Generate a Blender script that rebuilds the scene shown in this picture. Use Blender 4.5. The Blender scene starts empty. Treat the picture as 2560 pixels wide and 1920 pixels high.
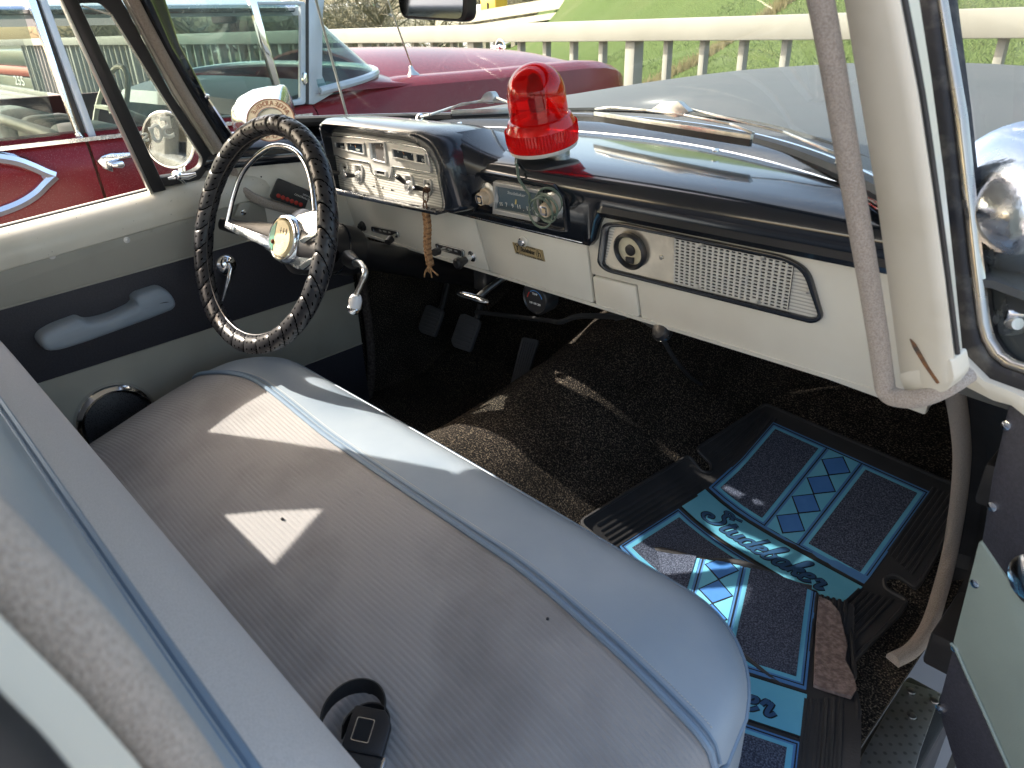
import bpy, bmesh, math, random
from mathutils import Vector, Matrix
random.seed(7)
V = Vector
S = bpy.context.scene
COL = S.collection
PI = math.pi

# ------------------------------------------------------------------ camera
FPX, CX, CY = 1780.0, 1280.0, 960.0
CAM = V((0.91119776, -0.57649418, 1.502166))
ROT = Matrix(((0.69311696, -0.30792993, 0.65174231),
              (0.72036869, 0.32807741, -0.6110926),
              (-0.02564823, 0.8930534, 0.4492191)))
cd = bpy.data.cameras.new('camera')
cam = bpy.data.objects.new('camera', cd)
COL.objects.link(cam)
cam.matrix_world = Matrix.Translation(CAM) @ ROT.to_4x4()
cd.sensor_width = 36.0
cd.lens = FPX / 2560 * 36
cd.clip_start = 0.02
cd.clip_end = 3000
cd.dof.use_dof = True
cd.dof.focus_distance = 1.6
cd.dof.aperture_fstop = 12.0
S.camera = cam

# ------------------------------------------------------------------ world, sun, exposure
SUN_D = V((1.17, 0.66, -1.0)).normalized()      # the way the light travels
W = bpy.data.worlds.new('World')
S.world = W
W.use_nodes = True
nt = W.node_tree
bg = nt.nodes['Background']
sky = nt.nodes.new('ShaderNodeTexSky')
sky.sky_type = 'NISHITA'
sky.sun_disc = False
sky.sun_elevation = math.asin(-SUN_D.z)
sky.sun_rotation = math.atan2(-SUN_D.x, -SUN_D.y)
sky.air_density = 1.0
sky.dust_density = 4.0
sky.ozone_density = 0.5
tint = nt.nodes.new('ShaderNodeMixRGB'); tint.blend_type = 'MULTIPLY'; tint.inputs[0].default_value = 1; tint.inputs[2].default_value = (1.05, 1.0, .92, 1)
nt.links.new(sky.outputs[0], tint.inputs[1]); nt.links.new(tint.outputs[0], bg.inputs[0])
bg.inputs[1].default_value = 0.15
sl = bpy.data.lights.new('sun', 'SUN')
sl.energy = 2.8
sl.angle = math.radians(0.5)
sl.color = (1.0, 0.93, 0.82)
sun = bpy.data.objects.new('sun', sl)
COL.objects.link(sun)
sun.rotation_euler = SUN_D.to_track_quat('-Z', 'Y').to_euler()
sun.location = (-6, -4, 8)
S.view_settings.view_transform = 'Standard'
S.view_settings.look = 'None'
S.view_settings.gamma = 1
S.view_settings.exposure = 1.98
S.view_settings.use_curve_mapping = False
S.render.engine = 'CYCLES'
S.cycles.max_bounces = 10
S.cycles.transparent_max_bounces = 40
S.cycles.use_denoising = True

# ------------------------------------------------------------------ reading positions off the calibrated camera
def ray(px, py):
    return (ROT @ V((px - CX, CY - py, -FPX))).normalized()
def at(px, py, ax, val):
    r = ray(px, py)
    return CAM + r * ((val - CAM[ax]) / r[ax])
def on(px, py, p0, n):
    r = ray(px, py)
    return CAM + r * ((V(p0) - CAM).dot(n) / r.dot(n))
def z1(x, y): return (x / 2.963, y / 2.963)
def z2(x, y): return (400 + x / 2.963, y / 2.963)
def z3(x, y): return (780 + x / 2.963, 240 + y / 2.963)
def zi(x, y): return (840 + x / 6.913, 300 + y / 6.913)
def zr(x, y): return (1140 + x / 7.373, 400 + y / 7.373)
def zg(x, y): return (1400 + x / 2.765, 480 + y / 2.765)
def zw(x, y): return (460 + x / 2.439, 240 + y / 2.439)

# ------------------------------------------------------------------ object helpers
ORG = {}
def empty(name, loc, label, cat, group=None):
    o = bpy.data.objects.new(name, None)
    COL.objects.link(o)
    o.location = loc
    o.empty_display_size = 0.1
    ORG[o.name] = V(loc)
    o['label'] = label
    o['category'] = cat
    if group: o['group'] = group
    return o
def tag(o, label, cat=None, group=None, kind=None):
    if label: o['label'] = label
    if cat: o['category'] = cat
    if group: o['group'] = group
    if kind: o['kind'] = kind
    return o
def org(o):
    while o.parent: o = o.parent
    return ORG.get(o.name, V((0, 0, 0)))

class G:
    """collects shapes, links them as one mesh object"""
    def __init__(s):
        s.v = []; s.f = []; s.uv = {}
    def add(s, vs, fs):
        b = len(s.v)
        s.v += [V(p) for p in vs]
        s.f += [tuple(i + b for i in f) for f in fs]
        return b
    def box(s, c, d, R=None):
        c = V(c); hx, hy, hz = d[0] / 2, d[1] / 2, d[2] / 2
        ps = [V((x, y, z)) for x in (-hx, hx) for y in (-hy, hy) for z in (-hz, hz)]
        if R: ps = [R @ p for p in ps]
        s.add([c + p for p in ps], [(0, 1, 3, 2), (4, 6, 7, 5), (0, 4, 5, 1), (2, 3, 7, 6), (0, 2, 6, 4), (1, 5, 7, 3)])
        return s
    def bar(s, a, b, w, h, up=(0, 0, 1)):
        a, b = V(a), V(b); t = (b - a).normalized(); u = t.cross(V(up))
        if u.length < 1e-4: u = t.cross(V((1, 0, 0)))
        u.normalize(); n = u.cross(t)
        R = Matrix((u, t, n)).transposed()
        return s.box((a + b) / 2, (w, (b - a).length, h), R)
    def solid(s, pts, d):
        """prism between polygon pts and pts+d"""
        n = len(pts); pts = [V(p) for p in pts]; d = V(d)
        s.add(pts + [p + d for p in pts], [tuple(range(n)), tuple(range(2 * n - 1, n - 1, -1))] +
              [(i, i + n, (i + 1) % n + n, (i + 1) % n) for i in range(n)])
        return s
    def ring(s, out, inn, d):
        n = len(out); d = V(d); o = [V(p) for p in out]; i_ = [V(p) for p in inn]
        vs = o + i_ + [p + d for p in o] + [p + d for p in i_]
        fs = []
        for i in range(n):
            j = (i + 1) % n
            fs += [(i, j, n + j, n + i), (2 * n + i, 3 * n + i, 3 * n + j, 2 * n + j),
                   (i, 2 * n + i, 2 * n + j, j), (n + i, n + j, 3 * n + j, 3 * n + i)]
        s.add(vs, fs); return s
    def tube(s, pts, r, seg=10, closed=False, caps=True, uvs=None):
        pts = [V(p) for p in pts]; n = len(pts)
        rs = r if isinstance(r, (list, tuple)) else [r] * n
        T = []
        for i in range(n):
            a = pts[i - 1] if (i > 0 or closed) else pts[i]
            b = pts[(i + 1) % n] if (i < n - 1 or closed) else pts[i]
            t = (b - a)
            T.append(t.normalized() if t.length > 1e-9 else V((0, 0, 1)))
        u = T[0].orthogonal().normalized()
        vs = []
        for i in range(n):
            u = (u - T[i] * u.dot(T[i])).normalized(); w = T[i].cross(u)
            for k in range(seg):
                a = 2 * PI * k / seg
                vs.append(pts[i] + (u * math.cos(a) + w * math.sin(a)) * rs[i])
        fs = []
        for i in range(n if closed else n - 1):
            for k in range(seg):
                j = (i + 1) % n; l = (k + 1) % seg
                fs.append((i * seg + k, i * seg + l, j * seg + l, j * seg + k))
        if caps and not closed:
            fs += [tuple(range(seg - 1, -1, -1)), tuple(range((n - 1) * seg, n * seg))]
        s.add(vs, fs); return s
    def lathe(s, prof, o, ax, seg=24, mod=None, capa=True, capb=True):
        """prof [(r,h)] about axis ax through o; mod(k)->radius factor"""
        o = V(o); ax = V(ax).normalized(); u = ax.orthogonal().normalized(); w = ax.cross(u)
        vs = []
        for i, (r, h) in enumerate(prof):
            for k in range(seg):
                a = 2 * PI * k / seg
                m = mod(i, k) if mod else 1
                vs.append(o + ax * h + (u * math.cos(a) + w * math.sin(a)) * r * m)
        n = len(prof); fs = []
        for i in range(n - 1):
            for k in range(seg):
                l = (k + 1) % seg
                fs.append((i * seg + k, i * seg + l, (i + 1) * seg + l, (i + 1) * seg + k))
        if capa: fs.append(tuple(range(seg - 1, -1, -1)))
        if capb: fs.append(tuple(range((n - 1) * seg, n * seg)))
        s.add(vs, fs); return s
    def grid(s, rows, cu=False, cv=False):
        n, m = len(rows), len(rows[0])
        fs = []
        for i in range(n if cv else n - 1):
            for k in range(m if cu else m - 1):
                fs.append((i * m + k, i * m + (k + 1) % m, ((i + 1) % n) * m + (k + 1) % m, ((i + 1) % n) * m + k))
        s.add([p for r in rows for p in r], fs); return s
    def ball(s, c, r, seg=16, sc=(1, 1, 1)):
        c = V(c); rows = []
        n = seg // 2
        for i in range(n + 1):
            a = PI * i / n
            rows.append([c + V((sc[0] * r * math.sin(a) * math.cos(2 * PI * k / seg), sc[1] * r * math.sin(a) * math.sin(2 * PI * k / seg), sc[2] * r * math.cos(a))) for k in range(seg)])
        return s.grid(rows, cu=True)
    def build(s, name, mat, parent=None, bevel=0, ang=38, thick=0, smooth=True, label=None, bseg=2):
        O = org(parent) if parent else V((0, 0, 0))
        me = bpy.data.meshes.new(name)
        me.from_pydata([tuple(p - O) for p in s.v], [], s.f)
        bm = bmesh.new(); bm.from_mesh(me)
        bmesh.ops.remove_doubles(bm, verts=bm.verts, dist=1e-5)
        if thick:
            bmesh.ops.solidify(bm, geom=bm.faces[:] , thickness=thick)
        bmesh.ops.recalc_face_normals(bm, faces=bm.faces[:])
        if bevel:
            es = [e for e in bm.edges if len(e.link_faces) == 2 and e.calc_face_angle(0) > math.radians(35)]
            bmesh.ops.bevel(bm, geom=es, offset=bevel, segments=bseg, profile=0.5, affect='EDGES', clamp_overlap=True)
        bm.to_mesh(me); bm.free()
        if smooth:
            me.polygons.foreach_set('use_smooth', [True] * len(me.polygons))
            me.set_sharp_from_angle(angle=math.radians(ang))
        me.materials.append(mat)
        o = bpy.data.objects.new(name, me)
        COL.objects.link(o)
        if parent: o.parent = parent
        if label: o['label'] = label
        return o

def catmull(pts, n=8, closed=False):
    pts = [V(p) for p in pts]; m = len(pts); out = []
    for i in range(m if closed else m - 1):
        p0 = pts[(i - 1) % m] if (closed or i > 0) else pts[i] * 2 - pts[i + 1]
        p1, p2 = pts[i], pts[(i + 1) % m]
        p3 = pts[(i + 2) % m] if (closed or i + 2 < m) else p2 * 2 - p1
        for k in range(n):
            t = k / n
            out.append(0.5 * ((2 * p1) + (p2 - p0) * t + (2 * p0 - 5 * p1 + 4 * p2 - p3) * t * t + (3 * p1 - p0 - 3 * p2 + p3) * t ** 3))
    if not closed: out.append(pts[-1])
    return out
def rnd(poly, r, n=5):
    """round the corners of a 2D or 3D polygon; r one number or one per corner"""
    P = [V(p) for p in poly]; m = len(P); out = []
    rs = r if isinstance(r, (list, tuple)) else [r] * m
    for i in range(m):
        a, b, c = P[i - 1], P[i], P[(i + 1) % m]
        d1, d2 = (a - b), (c - b)
        k = min(rs[i], d1.length * .48, d2.length * .48)
        p, q = b + d1.normalized() * k, b + d2.normalized() * k
        for t in range(n + 1):
            t /= n
            out.append((1 - t) ** 2 * p + 2 * t * (1 - t) * b + t * t * q)
    return out
def lerp(a, b, t): return a + (b - a) * t
def sstep(a, b, x):
    t = max(0, min(1, (x - a) / (b - a))); return t * t * (3 - 2 * t)

def hit(px, py, fn):
    """point where the line of sight meets a height field"""
    r = ray(px, py); t = .2
    while t < 6:
        p = CAM + r * t
        if p.z < fn(p.x, p.y): break
        t += .004
    return CAM + r * (t - .002)

class Plane:
    """a flat face of the car; pixels of the photograph are laid on it"""
    def __init__(s, p0, n, u=None):
        s.p0 = V(p0); s.n = V(n).normalized()
        s.u = (V(u) if u else V((1, 0, 0))); s.u = (s.u - s.n * s.u.dot(s.n)).normalized()
        s.w = s.n.cross(s.u)
        if s.w.z < 0: s.w = -s.w
    def p(s, q, h=0):
        if len(q) == 3: return V(q)
        return on(q[0], q[1], s.p0, s.n) + s.n * h
    def slab(s, name, poly, h0, h1, mat, parent, r=0, bevel=0, label=None, n=5):
        P = [s.p(q, h0) for q in poly]
        if r: P = rnd(P, r, n)
        return G().solid(P, s.n * (h1 - h0)).build(name, mat, parent, bevel, label=label)
    def frame(s, name, out, inn, h0, h1, mat, parent, r=0, ri=None, bevel=0, n=5):
        A = [s.p(q, h0) for q in out]; B = [s.p(q, h0) for q in inn]
        A = rnd(A, r, n); B = rnd(B, r if ri is None else ri, n)
        return G().ring(A, B, s.n * (h1 - h0)).build(name, mat, parent, bevel)
    def lathe(s, name, c, prof, mat, parent, seg=24, mod=None):
        return G().lathe(prof, s.p(c), s.n, seg, mod).build(name, mat, parent)

def text(name, body, c, u, w, size, mat, parent, depth=0.0006, width=None, align='CENTER', shear=0, bold=0):
    cu = bpy.data.curves.new('t', 'FONT'); cu.body = body; cu.size = 1; cu.extrude = 0.0; cu.align_x = align; cu.align_y = 'CENTER'
    cu.shear = shear; cu.offset = bold; cu.resolution_u = 3
    t = bpy.data.objects.new('t', cu); COL.objects.link(t)
    bpy.context.view_layer.update()
    me = bpy.data.meshes.new_from_object(t.evaluated_get(bpy.context.evaluated_depsgraph_get()))
    bpy.data.objects.remove(t); bpy.data.curves.remove(cu)
    u = V(u).normalized(); w = V(w).normalized(); n = u.cross(w)
    O = org(parent)
    xs = [v.co.x for v in me.vertices] or [0]
    k = size if not width else width / max(1e-6, max(xs) - min(xs))
    for v in me.vertices:
        v.co = V(c) - O + u * (v.co.x * k) + w * (v.co.y * size)
    bm = bmesh.new(); bm.from_mesh(me)
    r = bmesh.ops.extrude_face_region(bm, geom=bm.faces[:])
    bmesh.ops.translate(bm, verts=[g for g in r['geom'] if isinstance(g, bmesh.types.BMVert)], vec=n * depth)
    bmesh.ops.recalc_face_normals(bm, faces=bm.faces[:])
    bm.to_mesh(me); bm.free()
    me.materials.clear(); me.materials.append(mat); me.name = name
    o = bpy.data.objects.new(name, me); COL.objects.link(o); o.parent = parent
    return o
def copy_tree(o, parent=None):
    c = o.copy(); COL.objects.link(c)
    if parent: c.parent = parent
    for ch in list(o.children): copy_tree(ch, c)
    return c

# ------------------------------------------------------------------ materials
def newmat(name):
    m = bpy.data.materials.new(name); m.use_nodes = True
    t = m.node_tree
    return m, t, t.nodes['Principled BSDF'], t.nodes['Material Output']
def nd(t, ty, **kw):
    n = t.nodes.new('ShaderNode' + ty)
    for k, v in kw.items():
        if hasattr(n, k): setattr(n, k, v)
        else: n.inputs[k].default_value = v
    return n
def ramp(t, stops):
    r = t.nodes.new('ShaderNodeValToRGB'); e = r.color_ramp.elements
    while len(e) < len(stops): e.new(0.5)
    for i, (p, c) in enumerate(stops):
        e[i].position = p; e[i].color = (*c, 1) if len(c) == 3 else c
    return r
def M(name, col, rough=.5, metal=0, col2=None, ns=8, lo=.4, hi=.65, coat=0, bump=0, bs=200, r2=None, spec=.5, det=4, sheen=0, speck=None):
    """principled with noise-mixed colour, roughness variation and fine bump"""
    m, t, b, out = newmat(name)
    b.inputs['Base Color'].default_value = (*col, 1)
    b.inputs['Roughness'].default_value = rough
    b.inputs['Metallic'].default_value = metal
    b.inputs['Coat Weight'].default_value = coat
    b.inputs['Coat Roughness'].default_value = .04
    b.inputs['Specular IOR Level'].default_value = spec
    if sheen: b.inputs['Sheen Weight'].default_value = sheen
    tc = nd(t, 'TexCoord')
    if col2 or r2 is not None:
        n = nd(t, 'TexNoise', Scale=ns, Detail=det); t.links.new(tc.outputs['Object'], n.inputs['Vector'])
        if col2:
            r = ramp(t, [(lo, col), (hi, col2)]); t.links.new(n.outputs['Fac'], r.inputs[0])
            t.links.new(r.outputs[0], b.inputs['Base Color'])
            src = r.outputs[0]
        if r2 is not None:
            mr = nd(t, 'MapRange'); mr.inputs[1].default_value = lo; mr.inputs[2].default_value = hi
            mr.inputs[3].default_value = rough; mr.inputs[4].default_value = r2
            t.links.new(n.outputs['Fac'], mr.inputs[0]); t.links.new(mr.outputs[0], b.inputs['Roughness'])
    if speck:                                   # (scale, threshold, colour): chips and dirt specks
        n3 = nd(t, 'TexNoise', Scale=speck[0], Detail=2); t.links.new(tc.outputs['Object'], n3.inputs['Vector'])
        r3 = ramp(t, [(speck[1], (0, 0, 0)), (min(1, speck[1] + .015), (1, 1, 1))]); t.links.new(n3.outputs['Fac'], r3.inputs[0])
        mx = nd(t, 'MixRGB'); mx.inputs[2].default_value = (*speck[2], 1); mx.inputs[1].default_value = (*col, 1)
        if col2: t.links.new(src, mx.inputs[1])
        t.links.new(r3.outputs[0], mx.inputs[0]); t.links.new(mx.outputs[0], b.inputs['Base Color'])
    if bump:
        n2 = nd(t, 'TexNoise', Scale=bs, Detail=3); t.links.new(tc.outputs['Object'], n2.inputs['Vector'])
        bp = nd(t, 'Bump', Strength=bump, Distance=.002); t.links.new(n2.outputs['Fac'], bp.inputs['Height'])
        t.links.new(bp.outputs[0], b.inputs['Normal'])
    return m
def glassmat(name, tint=(.9, .95, .93), film=.0, filmcol=(.6, .62, .6), rough=.0, ior=1.5, refl=1.0):
    """clear pane: fresnel reflection over a tinted see-through sheet, with a dusty film"""
    m, t, b, out = newmat(name); t.nodes.remove(b)
    tr = nd(t, 'BsdfTransparent'); tr.inputs[0].default_value = (*tint, 1)
    gl = nd(t, 'BsdfGlossy'); gl.inputs['Roughness'].default_value = rough
    fr = nd(t, 'Fresnel'); fr.inputs[0].default_value = ior
    mu = nd(t, 'Math', operation='MULTIPLY'); mu.inputs[1].default_value = refl
    ge = nd(t, 'NewGeometry'); fo = nd(t, 'Math', operation='MULTIPLY_ADD'); fo.inputs[1].default_value = -1; fo.inputs[2].default_value = 1
    t.links.new(ge.outputs['Backfacing'], fo.inputs[0])            # the far side of a thin pane adds no second mirror
    mf = nd(t, 'Math', operation='MULTIPLY'); t.links.new(fr.outputs[0], mf.inputs[0]); t.links.new(fo.outputs[0], mf.inputs[1])
    t.links.new(mf.outputs[0], mu.inputs[0])
    mx = nd(t, 'MixShader'); t.links.new(mu.outputs[0], mx.inputs[0]); t.links.new(tr.outputs[0], mx.inputs[1]); t.links.new(gl.outputs[0], mx.inputs[2])
    last = mx
    if film:
        df = nd(t, 'BsdfDiffuse'); df.inputs[0].default_value = (*filmcol, 1)
        tc = nd(t, 'TexCoord'); n = nd(t, 'TexNoise', Scale=9, Detail=6); t.links.new(tc.outputs['Object'], n.inputs['Vector'])
        mr = nd(t, 'MapRange'); mr.inputs[1].default_value = .35; mr.inputs[2].default_value = .75; mr.inputs[3].default_value = film * .4; mr.inputs[4].default_value = film * 1.5
        t.links.new(n.outputs['Fac'], mr.inputs[0])
        m2 = nd(t, 'MixShader'); t.links.new(mr.outputs[0], m2.inputs[0]); t.links.new(mx.outputs[0], m2.inputs[1]); t.links.new(df.outputs[0], m2.inputs[2]); last = m2
    t.links.new(last.outputs[0], out.inputs[0])
    return m
def wavebump(m, scale, axis='Z', strength=.5, dist=.002, dark=None):
    """fine parallel ridges on a material"""
    t = m.node_tree; b = t.nodes['Principled BSDF']
    tc = nd(t, 'TexCoord'); w = nd(t, 'TexWave', Scale=scale, bands_direction=axis)
    t.links.new(tc.outputs['Object'], w.inputs['Vector'])
    bp = nd(t, 'Bump', Strength=strength, Distance=dist); t.links.new(w.outputs['Fac'], bp.inputs['Height'])
    t.links.new(bp.outputs[0], b.inputs['Normal'])
    if dark:
        r = ramp(t, [(0.1, dark), (0.5, tuple(b.inputs['Base Color'].default_value[:3]))]); t.links.new(w.outputs['Fac'], r.inputs[0])
        t.links.new(r.outputs[0], b.inputs['Base Color'])
    return m

CREAM = M('cream_paint', (.70, .68, .60), .35, col2=(.64, .61, .53), ns=6, coat=.25, r2=.5)
CREAMW = M('cream_worn', (.66, .63, .54), .4, col2=(.54, .50, .40), ns=9, lo=.45, hi=.75, coat=.15)
CREAMC = M('cream_chipped', (.68, .65, .56), .4, col2=(.56, .52, .42), ns=9, lo=.45, hi=.75, coat=.15, speck=(190, .745, (.05, .04, .03)))
BLACKP = M('black_paint', (.009, .012, .018), .12, coat=.6, r2=.2, ns=5, spec=.6)
BLACKR = M('black_rubber', (.018, .018, .02), .55, col2=(.03, .03, .032), ns=20, bump=.15, bs=300)
BLACKS = M('black_satin', (.014, .014, .016), .32, r2=.45, ns=12)
CHROME = M('chrome', (.82, .83, .85), .06, 1, r2=.16, ns=18)
CHR2 = M('dull_chrome', (.66, .66, .65), .34, .75, r2=.45, ns=40)
CHROMED = M('pitted_chrome', (.72, .74, .77), .12, 1, r2=.3, ns=60, bump=.12, bs=260)
STEEL = M('brushed_steel', (.6, .59, .56), .32, 1, bump=.1, bs=300)
ALU = wavebump(M('ribbed_aluminium', (.66, .65, .60), .5, .25), 62, 'Z', .3, .0010, dark=(.40, .39, .36))
ALUS = M('satin_aluminium', (.60, .59, .55), .5, .25, bump=.05, bs=500)
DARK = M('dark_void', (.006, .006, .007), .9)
WHITE = M('white_print', (.8, .8, .76), .6)
GREYPR = M('grey_print', (.55, .58, .6), .6)
REDPR = M('red_print', (.6, .03, .02), .5)
IVORY = M('ivory_plastic', (.62, .5, .36), .32, col2=(.55, .42, .28), ns=30)
GLASS = glassmat('clear_glass', (.95, .975, .965), film=.014, refl=.4)
VENTG = glassmat('vent_glass', (.93, .95, .94), film=.03)
LACE = M('knit_windlace', (.31, .265, .225), .95, col2=(.46, .40, .35), ns=700, lo=.36, hi=.6, bump=1, bs=800, spec=.1, sheen=.3)
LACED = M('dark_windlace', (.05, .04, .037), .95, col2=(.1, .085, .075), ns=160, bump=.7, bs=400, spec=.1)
VINB = M('blue_vinyl', (.235, .29, .35), .42, col2=(.33, .375, .42), ns=5, lo=.35, hi=.7, bump=.12, bs=700, r2=.52)
VINB2 = M('blue_vinyl_piping', (.16, .225, .305), .38, bump=.1, bs=600)
FABG = M('ribbed_seat_fabric', (.31, .30, .298), .9, col2=(.19, .18, .18), ns=7, lo=.47, hi=.80, bump=.5, bs=900, spec=.15, sheen=.25)
FABL = M('plain_grey_fabric', (.56, .53, .52), .85, col2=(.47, .445, .435), ns=700, bump=.35, bs=1200, spec=.15)
PALE = M('pale_grey_vinyl', (.37, .36, .31), .55, col2=(.30, .285, .235), ns=5, lo=.45, hi=.75, bump=.15, bs=500)
PALEG = M('pale_green_vinyl', (.23, .285, .26), .55, col2=(.195, .24, .22), ns=6, bump=.12, bs=500)
DARKT = M('dark_trim_vinyl', (.026, .026, .035), .5, col2=(.038, .038, .05), ns=300, bump=.35, bs=600)
THREAD = M('pale_thread', (.5, .5, .48), .8)

# ================================================================== the place: ground, hill, roads
GZ = 0.22                                           # the deck the cars stand on
deckm = M('concrete_deck', (.36, .33, .31), .85, col2=(.27, .25, .24), ns=3, bump=.5, bs=60)
g = G(); g.box((-12, -9, GZ - .25), (70, 27.2, .5))
tag(g.build('bridge_deck', deckm, smooth=False), 'pale concrete deck the cars are parked on', kind='structure')

def grassmat(name, c1, c2, c3, s1=.25, s2=14):
    m, t, b, out = newmat(name)
    b.inputs['Roughness'].default_value = .9; b.inputs['Specular IOR Level'].default_value = .1
    tc = nd(t, 'TexCoord')
    n1 = nd(t, 'TexNoise', Scale=s1, Detail=5); n2 = nd(t, 'TexNoise', Scale=s2, Detail=4)
    for n in (n1, n2): t.links.new(tc.outputs['Object'], n.inputs['Vector'])
    r1 = ramp(t, [(.38, c1), (.55, c2), (.68, c3)]); t.links.new(n1.outputs['Fac'], r1.inputs[0])
    r2 = ramp(t, [(.3, (.68, .68, .68)), (.7, (1.25, 1.25, 1.25))]); t.links.new(n2.outputs['Fac'], r2.inputs[0])
    mx = nd(t, 'MixRGB', blend_type='MULTIPLY'); mx.inputs[0].default_value = 1
    t.links.new(r1.outputs[0], mx.inputs[1]); t.links.new(r2.outputs[0], mx.inputs[2]); t.links.new(mx.outputs[0], b.inputs['Base Color'])
    bp = nd(t, 'Bump', Strength=.8, Distance=.2); t.links.new(n2.outputs['Fac'], bp.inputs['Height']); t.links.new(bp.outputs[0], b.inputs['Normal'])
    return m
GRASS = grassmat('hill_grass', (.072, .108, .034), (.078, .114, .037), (.088, .116, .042), .12, 14)
GULLY = grassmat('gully_scrub_ground', (.085, .10, .035), (.12, .115, .05), (.16, .13, .07), .5)

def hill_z(x, y):
    """terrain beyond the rail: a gully, then a grassy slope that rises to the right"""
    s = sstep(6, 15, y) 
    edge = -1.02 * y + 1.5                        # where the slope fades out to the left
    q = sstep(-6, 26, x - edge)
    up = max(0, y - 12) * .30 * q + max(0, y - 30) * .1 * q
    base = -4.2 + 1.6 * s + .02 * max(0, y - 14)
    base = min(base, -1.0)
    n = .25 * math.sin(x * .35 + y * .2) + .15 * math.sin(x * .9 - y * .6)
    return base + up + n + 3.0 * (1 - sstep(4.4, 7.0, y))
ys = [4.7 + .5 * i for i in range(20)] + [14.7 + 1.6 * i for i in range(40)]
xs = [-110 + 2.2 * i for i in range(66)]
g = G().grid([[V((x, y, hill_z(x, y) - (.0 if y > 4.9 else 1.5))) for x in xs] for y in ys])
tag(g.build('grass_hill', GRASS, ang=180), 'bright green grass slope rising behind the rail', kind='structure')
landm = grassmat('far_land', (.10, .10, .07), (.13, .13, .085), (.15, .14, .10), .05, 2)
g = G().grid([[V((x, y, -1.9 - (4 if y < 60 else 0))) for x in (-900, -300, -110, 200, 900)] for y in (-60, 4, 60, 300, 1500)])
tag(g.build('far_land', landm), 'flat dull land reaching to the horizon', kind='structure')

# grass tufts and dead stalks growing in the gully (nobody could count them)
def tufts(name, mat, n, region, h0, h1, w, lean=.5):
    vs, fs = [], []
    for i in range(n):
        x = random.uniform(region[0], region[1]); y = random.uniform(region[2], region[3])
        z = hill_z(x, y); a = random.uniform(0, 2 * PI); h = random.uniform(h0, h1)
        d = V((math.cos(a), math.sin(a), 0)); l = V((random.gauss(0, lean), random.gauss(0, lean), 1)).normalized()
        p = V((x, y, z - .03)); b = len(vs)
        vs += [p - d * w, p + d * w, p + l * h * .6 + d * w * .6, p + l * h + V((l.x, l.y, 0)) * h * .25]
        fs += [(b, b + 1, b + 2), (b, b + 2, b + 3)]
    g = G(); g.v = [V(v) for v in vs]; g.f = fs
    me = bpy.data.meshes.new(name); me.from_pydata([tuple(v) for v in g.v], [], fs); me.materials.append(mat)
    o = bpy.data.objects.new(name, me); COL.objects.link(o); return o
straw = M('dry_straw', (.30, .235, .12), .9, col2=(.38, .31, .17), ns=2)
gblade = M('grass_blade', (.072, .108, .034), .8, col2=(.088, .118, .041), ns=1)
tag(tufts('hill_grass', gblade, 90000, (-40, 12, 9, 34), .10, .26, .006), 'short green blades covering the slope', kind='stuff')
tag(tufts('dry_grass', straw, 9000, (-7, 6, 4.8, 8.5), .3, .95, .006, .6), 'straw coloured dead stalks behind the rail', kind='stuff')
tag(tufts('dry_grass', straw, 14000, (-32, -7, 4.8, 15), .2, .7, .006, .6), 'brown dead stalks in the gully behind the red car', kind='stuff')
ditchm = M('ditch_weeds', (.13, .12, .055), .95, col2=(.2, .17, .09), ns=6)
gd = G(); vs, fs = [], []
for i in range(9000):
    t = random.random(); x = lerp(-26, -4, t) + random.gauss(0, .16); y = lerp(19.5, 44, t) + random.gauss(0, .2)
    z = hill_z(x, y); a = random.uniform(0, 6.28); h = random.uniform(.2, .6); b = len(vs)
    vs += [(x - .03, y, z - .1), (x + .03, y, z - .1), (x + random.gauss(0, .15), y + random.gauss(0, .1), z + h)]; fs.append((b, b + 1, b + 2))
gd.add(vs, fs); tag(gd.build('ditch_weeds', ditchm, smooth=False), 'dark line of weeds running up the green slope', kind='stuff')

# ------------------------------------------------------------------ bare shrubs in the gully
twig = M('bare_twig', (.17, .125, .09), .9, col2=(.24, .18, .13), ns=3)
twig2 = M('budding_twig', (.20, .19, .08), .9, col2=(.26, .22, .12), ns=3)
def shrub_mesh(seed, h, n, spread, mat):
    rs = random.getstate(); random.seed(seed)
    gs, gt = G(), G()
    for i in range(n):
        a = random.uniform(0, 6.28); l = h * random.uniform(.55, 1)
        d = V((math.cos(a) * spread * random.random(), math.sin(a) * spread * random.random(), 1)).normalized()
        p = V((random.gauss(0, .12), random.gauss(0, .12), -.2)); pts = [p]
        for k in range(5):
            d = (d + V((random.gauss(0, .13), random.gauss(0, .13), .05))).normalized(); p = p + d * l / 5; pts.append(p)
        gs.tube(pts, [.016, .013, .011, .009, .007, .004], 3, caps=False)
        for q in pts[1:]:
            for s_ in range(4):
                e = (d + V((random.gauss(0, .7), random.gauss(0, .7), random.gauss(0, .3)))).normalized() * h * random.uniform(.12, .3)
                m_ = q + e * .5 + V((random.gauss(0, .03), random.gauss(0, .03), .03))
                gt.tube([q, m_, q + e], [.006, .004, .002], 3, caps=False)
                for u_ in range(2):
                    f_ = V((random.gauss(0, .1), random.gauss(0, .1), random.gauss(.08, .08))) * (h * .5)
                    gt.tube([m_, m_ + f_], [.004, .0015], 3, caps=False)
    random.setstate(rs)
    return gs, gt
SH = []
for k in range(4):
    gs, gt = shrub_mesh(40 + k, 1.0, 9, .6, None)
    o = gs.build('stems', twig); p_ = gt.build('twigs', twig if k % 2 else twig2)
    SH.append((o.data, p_.data)); bpy.data.objects.remove(o); bpy.data.objects.remove(p_)
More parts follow.
